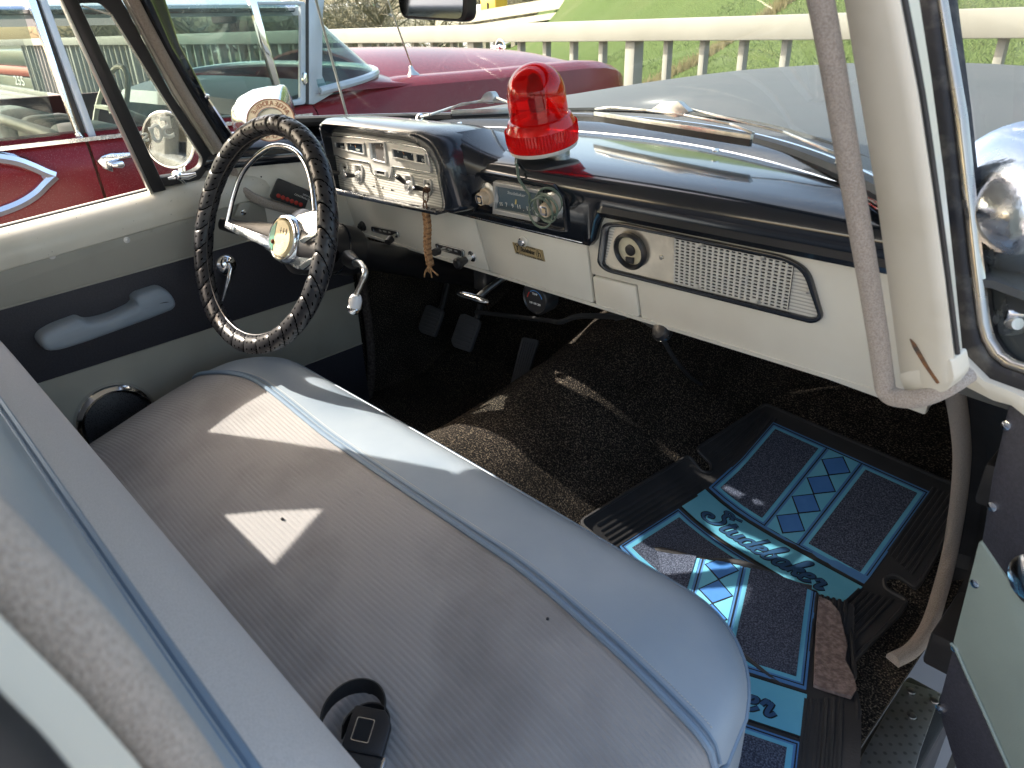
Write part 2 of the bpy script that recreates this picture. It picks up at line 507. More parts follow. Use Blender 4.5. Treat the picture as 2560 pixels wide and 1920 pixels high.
def shrub(x, y, h, label, group, k, wide=1):
    e = empty('bare_shrub', (x, y, hill_z(x, y)), label, 'shrub', group)
    e.rotation_euler = (0, 0, random.uniform(0, 6.28)); e.scale = (h * wide, h * wide, h)
    for nm, me in zip(('stems', 'twigs'), SH[k % 4]):
        c = bpy.data.objects.new(nm, me); COL.objects.link(c); c.parent = e
    return e
def mass(name, parts, spots, mat, label):
    """many plants that read as one mass: one object"""
    bm = bmesh.new()
    for (x, y, z, sx, sz, k) in spots:
        for me in parts[k % len(parts)]:
            b2 = bmesh.new(); b2.from_mesh(me)
            b2.transform(Matrix.Translation((x, y, z)) @ Matrix.Rotation(random.uniform(0, 6.28), 4, 'Z') @ Matrix.Diagonal((sx, sx, sz, 1)))
            t_ = bpy.data.meshes.new('t'); b2.to_mesh(t_); b2.free(); bm.from_mesh(t_); bpy.data.meshes.remove(t_)
    me = bpy.data.meshes.new(name); bm.to_mesh(me); bm.free(); me.materials.append(mat)
    o = bpy.data.objects.new(name, me); COL.objects.link(o)
    return tag(o, label, kind='stuff')
ORD = ['first', 'second', 'third', 'fourth', 'fifth', 'sixth', 'seventh', 'eighth']
for i in range(-7, 6):
    xc = -2.585 + .2915 * (i + .5); y = random.uniform(8.5, 12)
    x = CAM.x + (xc - CAM.x) * (y - CAM.y) / (4.0 - CAM.y)
    side, n = ('right', i) if i >= 0 else ('left', -i - 1)
    shrub(x, y, random.uniform(2.5, 3.7) if i < 2 else random.uniform(1.7, 2.6), 'leafless shrub showing through the %s rail gap %s of the thick post by the hood' % (ORD[n], side), 'bare shrubs in the gully beyond the rail', i + 7, .42)
def sp_(n, x0, x1, y0, y1, h0, h1, w):
    out = []
    for i in range(n):
        x, y, h = random.uniform(x0, x1), random.uniform(y0, y1), random.uniform(h0, h1); out.append((x, y, hill_z(x, y), h * w, h, i))
    return out
mass('brush', SH, sp_(30, -30, -9, 7, 17, 1.8, 3.0, .8), twig, 'bare grey-brown brush in the gully behind the red car')
mass('brush', SH, sp_(9, -1.2, 3.0, 5.6, 9, 1.4, 2.4, .9), straw, 'dry straw-coloured brush behind the rail at the far right')

# ------------------------------------------------------------------ the bridge rail
railm = M('rail_paint', (.24, .236, .205), .6, col2=(.20, .196, .168), ns=2.5, lo=.4, hi=.72, bump=.2, bs=40, speck=(14, .745, (.3, .29, .26)))
RY = 4.0
rail = empty('bridge_rail', (-6, RY, GZ), 'cream painted rail with square posts along the bridge edge', 'railing')
beam_x = -7.05
for a, b in ((-34, -20.01), (-20.0, beam_x - .006), (beam_x + .006, 9)):
    G().box(((a + b) / 2, RY, 1.452), (b - a, .16, .138)).build('beam', railm, rail, .008)
G().box((-12, RY, GZ + .13), (44, .16, .10)).build('bottom_rail', railm, rail, .008)
G().box((-12, RY, GZ + .02), (44, .5, .12)).build('curb', deckm, rail, .02)
for k in range(-62, 34):
    x = -2.585 + .2915 * k
    main = (k % 6 == 0)
    w = .085 if main else .042
    G().box((x, RY + .012, (GZ + 1.383) / 2 + .02), (w, .11 if main else .06, 1.383 - GZ - .04)).build('main_post' if main else 'post', railm, rail, .004)

# ------------------------------------------------------------------ far things seen over the rail
concm = M('far_concrete', (.52, .47, .38), .85, col2=(.45, .41, .34), ns=.5)
def far(px, py, Y): return at(px, py, 1, Y)
# ramp wall with a yellow truck
a, b = far(1150, 34, 62), far(1352, 0, 62)
wall = empty('ramp_wall', (a.x, 62, -2), 'long pale concrete ramp wall rising left of the green slope', 'wall')
d = V((b.x - a.x, 0, b.z - a.z))
a2 = a - d * .4; b2 = b + d * .25
G().solid([a2, b2, b2 - V((0, 0, 1.1)), a2 - V((0, 0, 1.1))], (0, .5, 0)).build('parapet', concm, wall)
G().solid([a2 - V((0, 0, 1.4)), b2 - V((0, 0, 1.4)), b2 - V((0, 0, 2.0)), a2 - V((0, 0, 2.0))], (0, 6, 0)).build('ramp_slab', concm, wall)
for k in range(8):
    c = lerp(a2, b2, k / 7 * .8); G().box((c.x, 64, c.z - 5), (.7, .7, 6.5)).build('pier', concm, wall)
yel = M('yellow_truck_paint', (.62, .40, .05), .5); wht = M('white_truck_paint', (.7, .7, .68), .5)
tk = far(1220, 20, 64.5)
tr = empty('box_truck', tuple(tk), 'small yellow box truck driving on the ramp behind the wall', 'truck')
G().box((tk.x, 65.5, tk.z + .1), (2.6, 2.0, 1.9)).build('cargo_box', yel, tr, .05)
G().box((tk.x - 1.95, 65.5, tk.z - .2), (1.1, 1.9, 1.3)).build('cab', wht, tr, .2)
G().box((tk.x, 64.46, tk.z + .2), (.25, .06, .7)).build('door_panel', DARK, tr)
for s_ in (-1.9, .8): G().lathe([(.42, 0), (.42, .25)], (tk.x + s_, 64.4, tk.z - 1.0), (0, 1, 0), 16).build('wheel', BLACKR, tr)
# flat road, far overpass, sign, truck and light poles on the left
roadm = M('far_asphalt', (.30, .29, .27), .9)
p = [far(700, 62, 95), far(1180, 50, 95)]
g = G().add([(-260, 70, -1.2), (-40, 70, -1.2), (-90, 190, -1.0), (-420, 190, -1.0)], [(0, 1, 2, 3)])
gg = G(); gg.add([(-260, 70, -1.2), (-40, 70, -1.2), (-90, 190, -1.0), (-420, 190, -1.0)], [(0, 1, 2, 3)])
tag(gg.build('highway', roadm, smooth=False), 'pale grey highway far behind the rail', kind='structure')
q = far(940, 40, 120)
gr = empty('guard_barrier', tuple(q), 'low white concrete barrier along the far highway', 'barrier')
for k in range(12):
    c = V((q.x - 34 + k * 7, 120, q.z)); G().box(c, (6.9, .4, .9)).build('barrier_panel', concm, gr, .05)
grn = M('sign_green', (.0, .12, .08), .5)
q = far(931, 16, 150)
sg = empty('highway_sign', (q.x, 150, -1), 'green overhead highway sign far beyond the rail', 'sign')
G().box(q, (4.4, .2, 2.6)).build('sign_panel', grn, sg, .05)
G().box(q + V((-2, .35, -2)), (22, .35, .35)).build('gantry_beam', STEEL, sg)
for s_ in (-12, 8): G().tube([q + V((s_, .4, -9)), q + V((s_, .4, -1.8))], .2, 8).build('gantry_leg', STEEL, sg)
for s_, y_ in ((-.8, .5), (.2, -.3)): G().box(q + V((s_, -.12, y_)), (2.2, .03, .35)).build('sign_lettering', WHITE, sg)
q = far(905, 42, 118)
t2 = empty('semi_truck', tuple(q), 'white semi truck on the far highway left of the mirror', 'truck')
G().box(q + V((-1.5, 0, .2)), (4.4, 2.4, 2.6)).build('trailer', M('trailer_grey', (.25, .3, .26), .5), t2, .08)
G().box(q + V((1.8, 0, -.2)), (1.6, 2.2, 2.4)).build('cab', wht, t2, .25)
for s_ in (-3, 1.6): G().lathe([(.5, 0), (.5, .3)], q + V((s_, -1.2, -1.6)), (0, 1, 0), 14).build('wheel', BLACKR, t2)
q = far(965, 40, 116)
t3 = empty('parked_pickup', tuple(q), 'tiny white pickup on the far highway beside the mirror', 'pickup')
G().box(q, (3.6, 1.8, .7)).build('body', wht, t3, .15); G().box(q + V((.5, 0, .6)), (1.4, 1.6, .7)).build('cab', wht, t3, .2)
for s_ in (-1.1, 1.2): G().lathe([(.35, 0), (.35, .2)], q + V((s_, -.95, -.4)), (0, 1, 0), 12).build('wheel', BLACKR, t3)
q = far(790, 24, 170)
ov = empty('overpass', (q.x, 170, -1), 'grey highway overpass far off at the left', 'bridge')
G().box((q.x + 5, 170, q.z + .4), (70, 8, 1.8)).build('deck', M('hazy_concrete', (.42, .42, .42), .9), ov)
for k in range(5): G().box((q.x - 26 + 14 * k, 170, q.z - 4), (1.4, 5, 8)).build('pier', concm, ov)
for i, (px, lab) in enumerate(((872, 'left'), (950, 'right'), (1190, 'mirror'))):
    q = far(px, 30, 105)
    lp = empty('light_pole', (q.x, 105, -1), ('thin grey pole left of the far green sign', 'thin grey pole right of the far green sign', 'thin grey pole right of the rearview mirror')[i], 'pole')
    G().tube([(q.x, 105, -2), (q.x, 105, 13)], [.16, .09], 8).build('mast', STEEL, lp)
    G().tube([(q.x, 105, 12.8), (q.x + 1.6, 105, 13.2)], .06, 6).build('arm', STEEL, lp)
# far woods and single bare trees
def bare_tree_mesh(seed, h):
    rs = random.getstate(); random.seed(seed); gt, gc = G(), G()
    gt.tube([(0, 0, -.5), (.05 * h / 8, 0, h * .3), (0, .1, h * .62)], [.16, .12, .05], 6)
    for i in range(46):
        z = h * random.uniform(.22, .68); a = random.uniform(0, 6.28)
        d = V((math.cos(a) * .8, math.sin(a) * .8, random.uniform(.3, 1.1))).normalized(); L = h * random.uniform(.2, .38)
        p = V((0, 0, z)); m_ = p + d * L * .5 + V((0, 0, .1)); e = m_ + (d + V((random.gauss(0, .4), random.gauss(0, .4), .4))).normalized() * L * .5
        gc.tube([p, m_, e], [.06, .035, .012], 3, caps=False)
        for q_ in (m_, e, lerp(m_, e, .5)):
            for j in range(5):
                f_ = V((random.gauss(0, 1), random.gauss(0, 1), random.gauss(.4, .7))).normalized() * h * random.uniform(.05, .13)
                gc.tube([q_, q_ + f_], [.016, .006], 3, caps=False)
    random.setstate(rs); return gt, gc
hzt = M('grey_bark', (.16, .135, .11), .9); hzc = M('grey_twigs', (.19, .165, .12), .95, col2=(.2, .19, .11), ns=.3)
TM = []
for k in range(3):
    a_, b_ = bare_tree_mesh(90 + k, 8.0); o = a_.build('trunk', hzt); p_ = b_.build('crown', hzc); TM.append((o.data, p_.data)); bpy.data.objects.remove(o); bpy.data.objects.remove(p_)
spots = []
for i in range(26):
    q = far(random.uniform(1130, 1400), 30, random.uniform(75, 110)); h = random.uniform(6, 10); spots.append((q.x, q.y, -2, h / 8 * 1.2, h / 8, i))
mass('bare_woods', TM, spots, hzc, 'leafless grey trees far behind the ramp wall')
spots = []
for i in range(30):
    q = far(random.uniform(640, 1000), 30, random.uniform(130, 210)); h = random.uniform(5, 9); spots.append((q.x, q.y, -2, h / 8 * 1.2, h / 8, i))
mass('bare_woods', TM, spots, hzc, 'leafless trees along the far highway')
spots = []
for i in range(36):
    x = random.uniform(-60, -16); y = random.uniform(16, 30) if x > -38 else random.uniform(12, 30)
    if x > -1.02 * y - 4: continue
    h = random.uniform(4, 6.5); spots.append((x, y, -2.2, h / 8 * 1.2, h / 8, i))
mass('bare_woods', TM, spots, hzc, 'leafless trees seen through the windows of the red car')
wood = M('far_wood', (.14, .13, .10), .95, col2=(.17, .165, .12), ns=.6, bump=.5, bs=.8)
rows = []
for j in range(5):
    rows.append([V((-500 + 9 * k + random.gauss(0, 2), 290 + j * 4 - .25 * k, -2 if j == 0 else (3.4 + 2.2 * math.sin(k * .21) + 1.4 * math.sin(k * .53 + 1) + random.random() * 1.6) * (.6 + .13 * j))) for k in range(60)])
tag(G().grid(rows).build('far_wood', wood, smooth=False), 'hazy line of far woods on the horizon', kind='stuff')
# dark green freight locomotive on the line below the rail
loco_g = M('loco_green', (.015, .05, .045), .4); loco_r = M('loco_red', (.32, .05, .04), .45)
lx, ly, lz = -42.0, 9.4, -1.0
lc = empty('rail_car', (lx, ly, lz), 'dark green rail car with red upper band and number 255 beyond the rail', 'rail car')
G().box((lx, ly, lz - .2), (13.4, 2.4, 2.2)).build('lower_body', loco_g, lc, .06)
G().box((lx, ly, lz + 1.13), (13.2, 2.3, .46)).build('red_band', loco_r, lc, .15)
G().box((lx, ly, lz + 1.72), (13.2, 2.0, .72)).build('roof', loco_g, lc, .1)
for k in range(9): G().tube([(lx - 6 + 1.5 * k, ly - 1.23, lz + .2), (lx - 6 + 1.5 * k, ly - 1.23, lz - 1.0)], .05, 6).build('grab_post', wht, lc)
G().tube([(lx - 6.6, ly - 1.24, lz + .2), (lx + 6.6, ly - 1.24, lz + .2)], .05, 6).build('side_rail', wht, lc)
q = at(47, 203, 1, ly - 1.24)
text('number', '255', (q.x, ly - 1.212, q.z), (1, 0, 0), (0, 0, 1), .6, WHITE, lc, .01, width=1.9)

# ================================================================== the red car parked alongside
XR, XC = -1.75, -2.65
def redpaint():
    m = M('dusty_red_paint', (.155, .008, .013), .25, col2=(.115, .008, .011), ns=3, coat=.0, r2=.4, spec=.3)
    t = m.node_tree; b = t.nodes['Principled BSDF']
    tc = nd(t, 'TexCoord'); n = nd(t, 'TexNoise', Scale=420, Detail=2); t.links.new(tc.outputs['Object'], n.inputs['Vector'])
    r = ramp(t, [(.60, (0, 0, 0)), (.72, (1, 1, 1))]); t.links.new(n.outputs['Fac'], r.inputs[0])
    src = b.inputs['Base Color'].links[0].from_socket
    mx = nd(t, 'MixRGB'); mx.inputs[2].default_value = (.28, .17, .155, 1); mu = nd(t, 'Math', operation='MULTIPLY'); mu.inputs[1].default_value = .45
    t.links.new(r.outputs[0], mu.inputs[0]); t.links.new(mu.outputs[0], mx.inputs[0]); t.links.new(src, mx.inputs[1]); t.links.new(mx.outputs[0], b.inputs['Base Color'])
    ad = nd(t, 'Math', operation='MULTIPLY_ADD'); ad.inputs[1].default_value = .35; ad.inputs[2].default_value = .2
    t.links.new(r.outputs[0], ad.inputs[0]); t.links.new(ad.outputs[0], b.inputs['Roughness'])
    return m
RED = redpaint()
PALEB = M('pale_blue_paint', (.40, .45, .50), .3, col2=(.34, .385, .43), ns=8, coat=.4, bump=.05, bs=300)
REDIN = M('maroon_interior', (.075, .02, .022), .7, col2=(.05, .016, .018), ns=10)
TEAL = M('teal_dash_pad', (.022, .05, .062), .5)
SEATW = M('ivory_seat_vinyl', (.55, .54, .44), .45)
SEATD = M('striped_seat_fabric', (.10, .12, .11), .8, col2=(.2, .22, .2), ns=60)
CARGL = glassmat('red_car_glass', (.72, .79, .765), film=.05, filmcol=(.50, .56, .53))
WSGL = glassmat('red_car_windshield_glass', (.68, .79, .77), film=.04, filmcol=(.5, .56, .55))
red = empty('parked_car', (XC, .3, GZ), 'dusty dark red car with pale pillars parked beside the driver side', 'car')
PX = Plane((XR, 0, 1), (1, 0, 0), (0, 1, 0))

def side_pts(y, z_belt, x=XR):
    return [(x - .05, y, .42), (x + .0, y, .55), (x + .012, y, .80), (x + .008, y, 1.0), (x - .006, y, 1.12), (x - .02, y, z_belt - .035), (x - .045, y, z_belt - .008), (x - .085, y, z_belt), (x - .16, y, z_belt - .02)]
def side(y0, y1, belt, nm):
    n = 14; rows = []
    for i in range(n + 1):
        y = lerp(y0, y1, i / n); rows.append([V(p) for p in side_pts(y, belt(y))])
    return G().grid(rows).build(nm, RED, red, thick=.012)
belt = lambda y: 1.222 + .0 * y + max(0, y - .75) * .12
side(-2.6, .088, belt, 'rear_side'); fd = side(.098, .925, belt, 'front_door')
# front body: fender ridge with a rounded nose
ysf = [.935, 1.05, 1.2, 1.4, 1.7, 2.0, 2.3, 2.55, 2.72, 2.82, 2.89, 2.93, 2.945]
def fender(sgn, nm):
    rows = []
    for y in ysf:
        k = 1 if y < 2.6 else max(.25, math.sqrt(max(0, 1 - ((y - 2.6) / .36) ** 2)))
        zt = 1.255 + .055 * sstep(.93, 1.35, y) + .01 * sstep(1.8, 2.6, y) - .03 * (1 - k)
        zm = 1.12
        prof = [(-.05, .42), (0, .55), (.012, .80), (.01, .98), (.0, 1.10), (-.012, 1.18), (-.035, zt - .035), (-.075, zt - .008), (-.13, zt), (-.2, zt - .012), (-.27, zt - .012)]
        r = []
        for dx, z in prof:
            dz = z - 1.17 if z > 1.05 else z - 1.17
            r.append(V((XC + sgn * (XR - XC + (dx + .14) * k - .14), y, 1.20 + (z - 1.20) * (k if z > 1.05 else 1))))
        rows.append(r)
    return G().grid(rows).build(nm, RED, red, thick=.01)
fender(1, 'front_fender'); fender(-1, 'front_fender')
hrows = []
for i in range(18):
    y = lerp(1.42, 2.86, i / 17); r = []
    for k in range(25):
        s_ = -1 + 2 * k / 24; x = XC + s_ * (.625)
        zc = 1.425 - .07 * ((y - 1.4) / 1.45) ** 2.2 - (.06 * max(0, (y - 2.6) / .26) ** 2)
        r.append(V((x, y + .14 * (1 - s_ * s_) * (1 if i == 17 else (i / 17) ** 3), lerp(zc, 1.298, abs(s_) ** 2.1))))
    hrows.append(r)
G().grid(hrows).build('hood', RED, red, thick=.012)
# cowl around the windshield
crow = []
def wsb(s_, lift=0): # bottom edge of the wrapped windshield
    a = s_ * PI / 2
    return V((XC + .875 * math.copysign(abs(math.sin(a)) ** .62, s_), .96 + .47 * abs(math.cos(a)) ** .62, 1.288 + .06 * abs(math.cos(a)) ** .6 + lift))
def wst(s_):
    a = s_ * PI / 2
    return V((XC + .775 * math.copysign(abs(math.sin(a)) ** .62, s_), .925 + .14 * abs(math.cos(a)) ** .7, 1.60 + .02 * abs(math.cos(a))))
SS = [-1 + 2 * k / 40 for k in range(41)]
G().grid([[wsb(s_, -.002) * (1 - t) + V((XC + (wsb(s_).x - XC) * 1.0, 1.50 if abs(s_) < .86 else lerp(1.50, .94, (abs(s_) - .86) / .14), 1.285)) * t for s_ in SS] for t in (0, .35, .7, 1)]).build('cowl', RED, red, thick=.008)
G().grid([[lerp(wsb(s_), wst(s_), t) for s_ in SS] for t in (0, .25, .5, .75, 1)]).build('windshield_glass', WSGL, red, thick=.005)
G().tube([wsb(s_, .006) for s_ in SS], .016, 8).build('windshield_rim', PALEB, red)
# side glass, pillars, vent window (pixel outlines laid on the side of the car)
def sp(name, poly, conv, h0, h1, mat, par=red, r=0, bevel=0): return PX.slab(name, [conv(*q) for q in poly], h0, h1, mat, par, r, bevel)
sp('door_pillar', [(205, -60), (275, -60), (600, 960), (655, 1035), (690, 1045), (600, 1075), (560, 1070), (590, 1000)], z1, -.06, -.035, CHROMED, bevel=.004)
sp('pillar_gap', [(262, -60), (312, -60), (700, 1040), (655, 1045)], z1, -.07, -.052, BLACKR)
sp('door_pillar', [(298, -60), (352, -60), (745, 1032), (690, 1042)], z1, -.058, -.03, PALEB, bevel=.004)
G().box((XR - .055, -1.0, 1.40), (.006, 2.06, .37)).build('rear_window', CARGL, red)
sp('front_window', [(345, -40), (2100, -40), (2700, 640), (1960, 850), (735, 1035)], z1, -.062, -.056, CARGL)
sp('vent_bar', [(682, -30), (738, -30), (932, 655), (888, 665)], z2, -.055, -.03, CHROME, bevel=.004)
PX.frame('vent_frame', [z2(*q) for q in ((735, 8), (1115, 8), (1115, 775), (920, 800))], [z2(*q) for q in ((765, 32), (1080, 32), (1078, 735), (935, 765))], -.057, -.035, PALEB, red, .012, .008, .003)
sp('vent_latch', [(1085, 535), (1110, 540), (1115, 610), (1095, 640), (1082, 600)], z2, -.05, -.02, CHROME, bevel=.004)
sp('window_seal', [(1118, -30), (1140, -30), (1140, 775), (1118, 775)], z2, -.055, -.038, BLACKR)
sp('windshield_pillar', [(1138, -30), (1262, -30), (1245, 120), (1240, 560), (1280, 650), (1330, 690), (1180, 778), (1138, 778)], z2, -.065, -.035, PALEB, bevel=.006)
G().bar((XR - .01, -2.5, 1.212), (XR - .01, .90, 1.214), .02, .012).build('belt_molding', CHROMED, red)
# roof
rr = []
for i in range(16):
    y = lerp(-2.4, .97, i / 15)
    rr.append([V((XC + s_ * .80, y + .10 * (1 - s_ * s_) * (1 if i > 12 else 0), 1.588 + .075 * (1 - abs(s_) ** 2.4) - (.03 * (1 - s_ * s_) if i == 15 else 0))) for s_ in [-1 + k / 8 for k in range(17)]])
G().grid(rr).build('roof', PALEB, red, thick=.03)
G().tube([(XR - .085, -2.4, 1.578), (XR - .085, .93, 1.584)], .014, 8).build('drip_rail', CHROMED, red)
# handle and side spear trim
def zz(q): return z1(*q)
sp('door_handle', [(705, 1190), (740, 1150), (800, 1130), (1000, 1120), (1500, 1040), (1500, 1075), (1010, 1155), (880, 1180), (820, 1200), (830, 1275), (760, 1250)], z1, .004, .02, CHROMED, bevel=.005)
hb = sp('handle_button', [(790, 1200), (880, 1180), (900, 1215), (880, 1240), (800, 1235)], z1, .018, .045, CHROME, bevel=.006)
outl = [PX.p(z1(*q), .012) for q in ((-300, 1150), (-150, 1150), (0, 1168), (120, 1190), (230, 1230), (330, 1275), (395, 1298), (330, 1360), (260, 1430), (150, 1500), (0, 1560), (-150, 1600), (-300, 1630))]
G().tube(catmull(outl[:7], 5) , .0185, 8).build('spear_trim', CHROME, red)
G().tube(catmull(outl[6:], 5), .0185, 8).build('spear_trim', CHROME, red)
# antenna, hood ornament
ab = V((XR - .14, 1.50, 1.312))
an = G().tube([ab + V((0, 0, .03)), at(1000 - 30, 0, 0, XR - .10)], .0035, 6).build('antenna_rod', STEEL, red)
G().lathe([(.030, 0), (.027, .008), (.013, .024), (.008, .042), (.005, .046)], ab, (.0, -.25, 1), 14).build('antenna_base', STEEL, red)
oc = at(1250, 117, 0, XC - .0); 
oc = V((XC, 2.62, 1.43))
r3 = at(1250, 117, 1, 2.62)
oc = V((XC, lerp(2.5, 2.5, 0), 1.4))
t_ = (XC - CAM.x) / ray(1250, 117).x; oc = CAM + ray(1250, 117) * t_
g = G().tube([oc + V((.040 * math.cos(a), 0, .040 * math.sin(a))) for a in [2 * PI * k / 24 for k in range(24)]], .0055, 6, closed=True)
g.tube([oc - V((.055, 0, 0)), oc + V((.055, 0, 0))], .008, 6); g.ball(oc, .017, 10)
g.tube([oc - V((0, 0, .04)), oc - V((0, 0, .085))], .007, 6)
g.build('hood_ornament', CHROME, red)
# what shows of the cabin
G().box((XC, -.5, .78), (1.6, 3.2, .12)).build('cabin_floor', REDIN, red)
G().grid([[V((-3.50, y, z)) for y in (-2.5, .95)] for z in (.7, 1.245)]).build('far_door', REDIN, red, thick=.06)
sb = []
def seatback(y, z0, z1_, nm):
    g = G(); g.box((XC, y, (z0 + z1_) / 2), (1.52, .2, z1_ - z0)); return g.build(nm, SEATD, red, .07, bseg=4)
fs_ = G().box((XC - .36, .17, 1.02), (.75, .2, .42)).build('front_seat_back', SEATD, red, .07, bseg=4)
for x0, x1, mt, nm in ((XC + .02, XC + .20, SEATW, 'seat_bolster'), (XC + .203, XC + .45, SEATD, 'seat_panel'), (XC + .453, XC + .76, SEATW, 'seat_bolster')):
    G().box(((x0 + x1) / 2, .17, 1.02), (x1 - x0, .22, .43)).build(nm, mt, fs_, .06, bseg=4)
G().tube(rnd([(XC - .72, .06, 1.215), (XC + .73, .06, 1.205), (XC + .765, .06, .85)], .12, 8), .022, 10).build('seat_roll', SEATW, fs_)
seatback(-1.35, .8, 1.2, 'rear_seat_back')
dp = []
for y, z in ((.86, .95), (.80, 1.08), (.78, 1.2), (.82, 1.255), (.95, 1.285), (1.25, 1.30)):
    dp.append([V((XC + s * .82, y - .06 * s * s, z)) for s in (-1, -.6, -.2, .2, .6, 1)])
G().grid(dp).build('dashboard', TEAL, red, thick=.02)
wc = V((XC - .38, .55, 1.2)); ax = V((0, -.9, .45)).normalized(); u_ = ax.cross(V((1, 0, 0))).normalized()
sw = G().tube([wc + V((1, 0, 0)) * .2 * math.cos(a) + u_ * .2 * math.sin(a) for a in [2 * PI * k / 32 for k in range(32)]], .012, 8, closed=True)
sw.bar(wc - V((.2, 0, 0)), wc + V((.2, 0, 0)), .03, .015); sw.tube([wc, wc - ax * .4], .025, 8); sw.build('steering_wheel', SEATW, red)
mm = at(556, 30, 0, XC + .35)
gm = G().box((mm.x, mm.y, mm.z), (.20, .025, .085)); gm.build('rearview_mirror', BLACKS, red, .01)
G().tube([mm + V((0, .02, 0)), mm + V((.0, .12, .09))], .006, 6).build('mirror_arm', CHROME, red)
for s_y, sg in ((1.35, 1), (-1.75, 1), (1.35, -1), (-1.75, -1)):
    y = 2.0 if s_y > 0 else -1.7
    w_ = G().lathe([(.30, 0), (.33, .03), (.33, .17), (.28, .2)], (XC + sg * .70, y, GZ + .33), (sg, 0, 0), 28).build('wheel', BLACKR, red)
    G().lathe([(.2, .2), (.19, .215), (.06, .23)], (XC + sg * .70, y, GZ + .33), (sg, 0, 0), 24).build('hubcap', CHROME, w_)

# ================================================================== the old sedan we look into
car = empty('sedan', (0, .3, GZ), 'cream and black vintage sedan with blue bench seat seen through its open passenger door', 'car')
def carpetmat():
    m, t, b, out = newmat('black_loop_carpet')
    b.inputs['Roughness'].default_value = .95; b.inputs['Specular IOR Level'].default_value = .15
    tc = nd(t, 'TexCoord'); n = nd(t, 'TexNoise', Scale=330, Detail=2); n1 = nd(t, 'TexNoise', Scale=9, Detail=3)
    for q in (n, n1): t.links.new(tc.outputs['Object'], q.inputs['Vector'])
    r = ramp(t, [(.42, (.012, .011, .011)), (.56, (.056, .046, .037)), (.70, (.28, .23, .17))]); t.links.new(n.outputs['Fac'], r.inputs[0])
    r1 = ramp(t, [(.35, (.55, .55, .55)), (.7, (1.0, 1.0, 1.0))]); t.links.new(n1.outputs['Fac'], r1.inputs[0])
    mx = nd(t, 'MixRGB', blend_type='MULTIPLY'); mx.inputs[0].default_value = 1
    t.links.new(r.outputs[0], mx.inputs[1]); t.links.new(r1.outputs[0], mx.inputs[2]); t.links.new(mx.outputs[0], b.inputs['Base Color'])
    bp = nd(t, 'Bump', Strength=1, Distance=.004); t.links.new(n.outputs['Fac'], bp.inputs['Height']); t.links.new(bp.outputs[0], b.inputs['Normal'])
    return m
CARPET = carpetmat()
def tunnel(x, y):
    w = .19 + .05 * sstep(.5, .9, y)
    h = .195 + .055 * sstep(.2, .6, y)
    q = (x + .055) / w
    if q > 0: return h * math.exp(-(q * w / .235) ** 2.1)
    return h * math.exp(-abs(q) ** 3.0)
def floor_z(x, y, tun=True):
    z = .56 + .45 * max(0, y - .56)
    if tun: z = max(z, .56 + tunnel(x, y) + .25 * max(0, y - .56))
    return z
rows = [[V((lerp(-.69, .752, k / 60), y, floor_z(lerp(-.69, .752, k / 60), y))) for k in range(61)] for y in [-1.5, -.9, -.6] + [-.5 + .035 * i for i in range(48)]]
yl = 1.145
rows += [[V((lerp(-.69, .752, k / 60), yl + .02 * j, floor_z(lerp(-.69, .752, k / 60), yl, j == 0) + .12 * j)) for k in range(61)] for j in range(1, 5)]
G().grid(rows).build('floor_carpet', CARPET, car, thick=-.012)
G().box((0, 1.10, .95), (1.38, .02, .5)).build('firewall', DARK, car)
G().grid([[V((-.70, y, z)) for y in (.10, .38, 1.3)] for z in (.45, .8, 1.10)]).build('kick_panel', CARPET, car, thick=.01)

# ---- roof, rear and outer sheet metal (mostly out of view, they shade the cabin)
rr = []
for i in range(14):
    y = lerp(-1.75, .10, i / 13)
    rr.append([V((s * .64, y + .22 * (1 - s * s) * (i / 13) ** 3, 1.60 + .085 * (1 - abs(s) ** 2.6))) for s in [-1 + k / 10 for k in range(21)]])
G().grid(rr).build('roof', CREAM, car, thick=.03)
for sx in (-1, 1):
    x = sx * .70
    if sx < 0: G().grid([[V((x * (1 - .09 * sstep(1.2, 1.6, z)), lerp(a, b, t), z)) for t in (0, 1)] for z, a, b in ((1.19, -.685, -.460), (1.4, -.612, -.474), (1.6, -.56, -.488))]).build('center_pillar', CREAMW, car, thick=.05)
    G().grid([[V((x * (1 - .09 * sstep(1.2, 1.6, z)), lerp(a, b, t), z)) for t in (0, 1)] for z, a, b in ((1.19, -1.75, -1.28), (1.4, -1.75, -1.22), (1.6, -1.75, -1.0))]).build('rear_pillar', CREAM, car, thick=.05)
    if sx < 0: G().bar((sx * .655, -1.75, 1.53), (sx * .655, -.5, 1.548), .04, .13).bar((sx * .655, -.497, 1.635), (sx * .655, -.02, 1.635), .04, .06).build('roof_rail', CREAM, car, .01)
    G().box((sx * .735, -1.18, .85), (.07, 1.16, .70)).build('rear_door', CREAM, car, .01)
G().box((0, -1.75, .9), (1.4, .05, .66)).build('rear_bulkhead', DARKT, car)
G().box((0, -1.5, 1.17), (1.36, .5, .03)).build('parcel_shelf', DARKT, car)
G().box((0, -1.3, .98), (1.3, .16, .5)).build('rear_seat_back', FABG, car, .05)

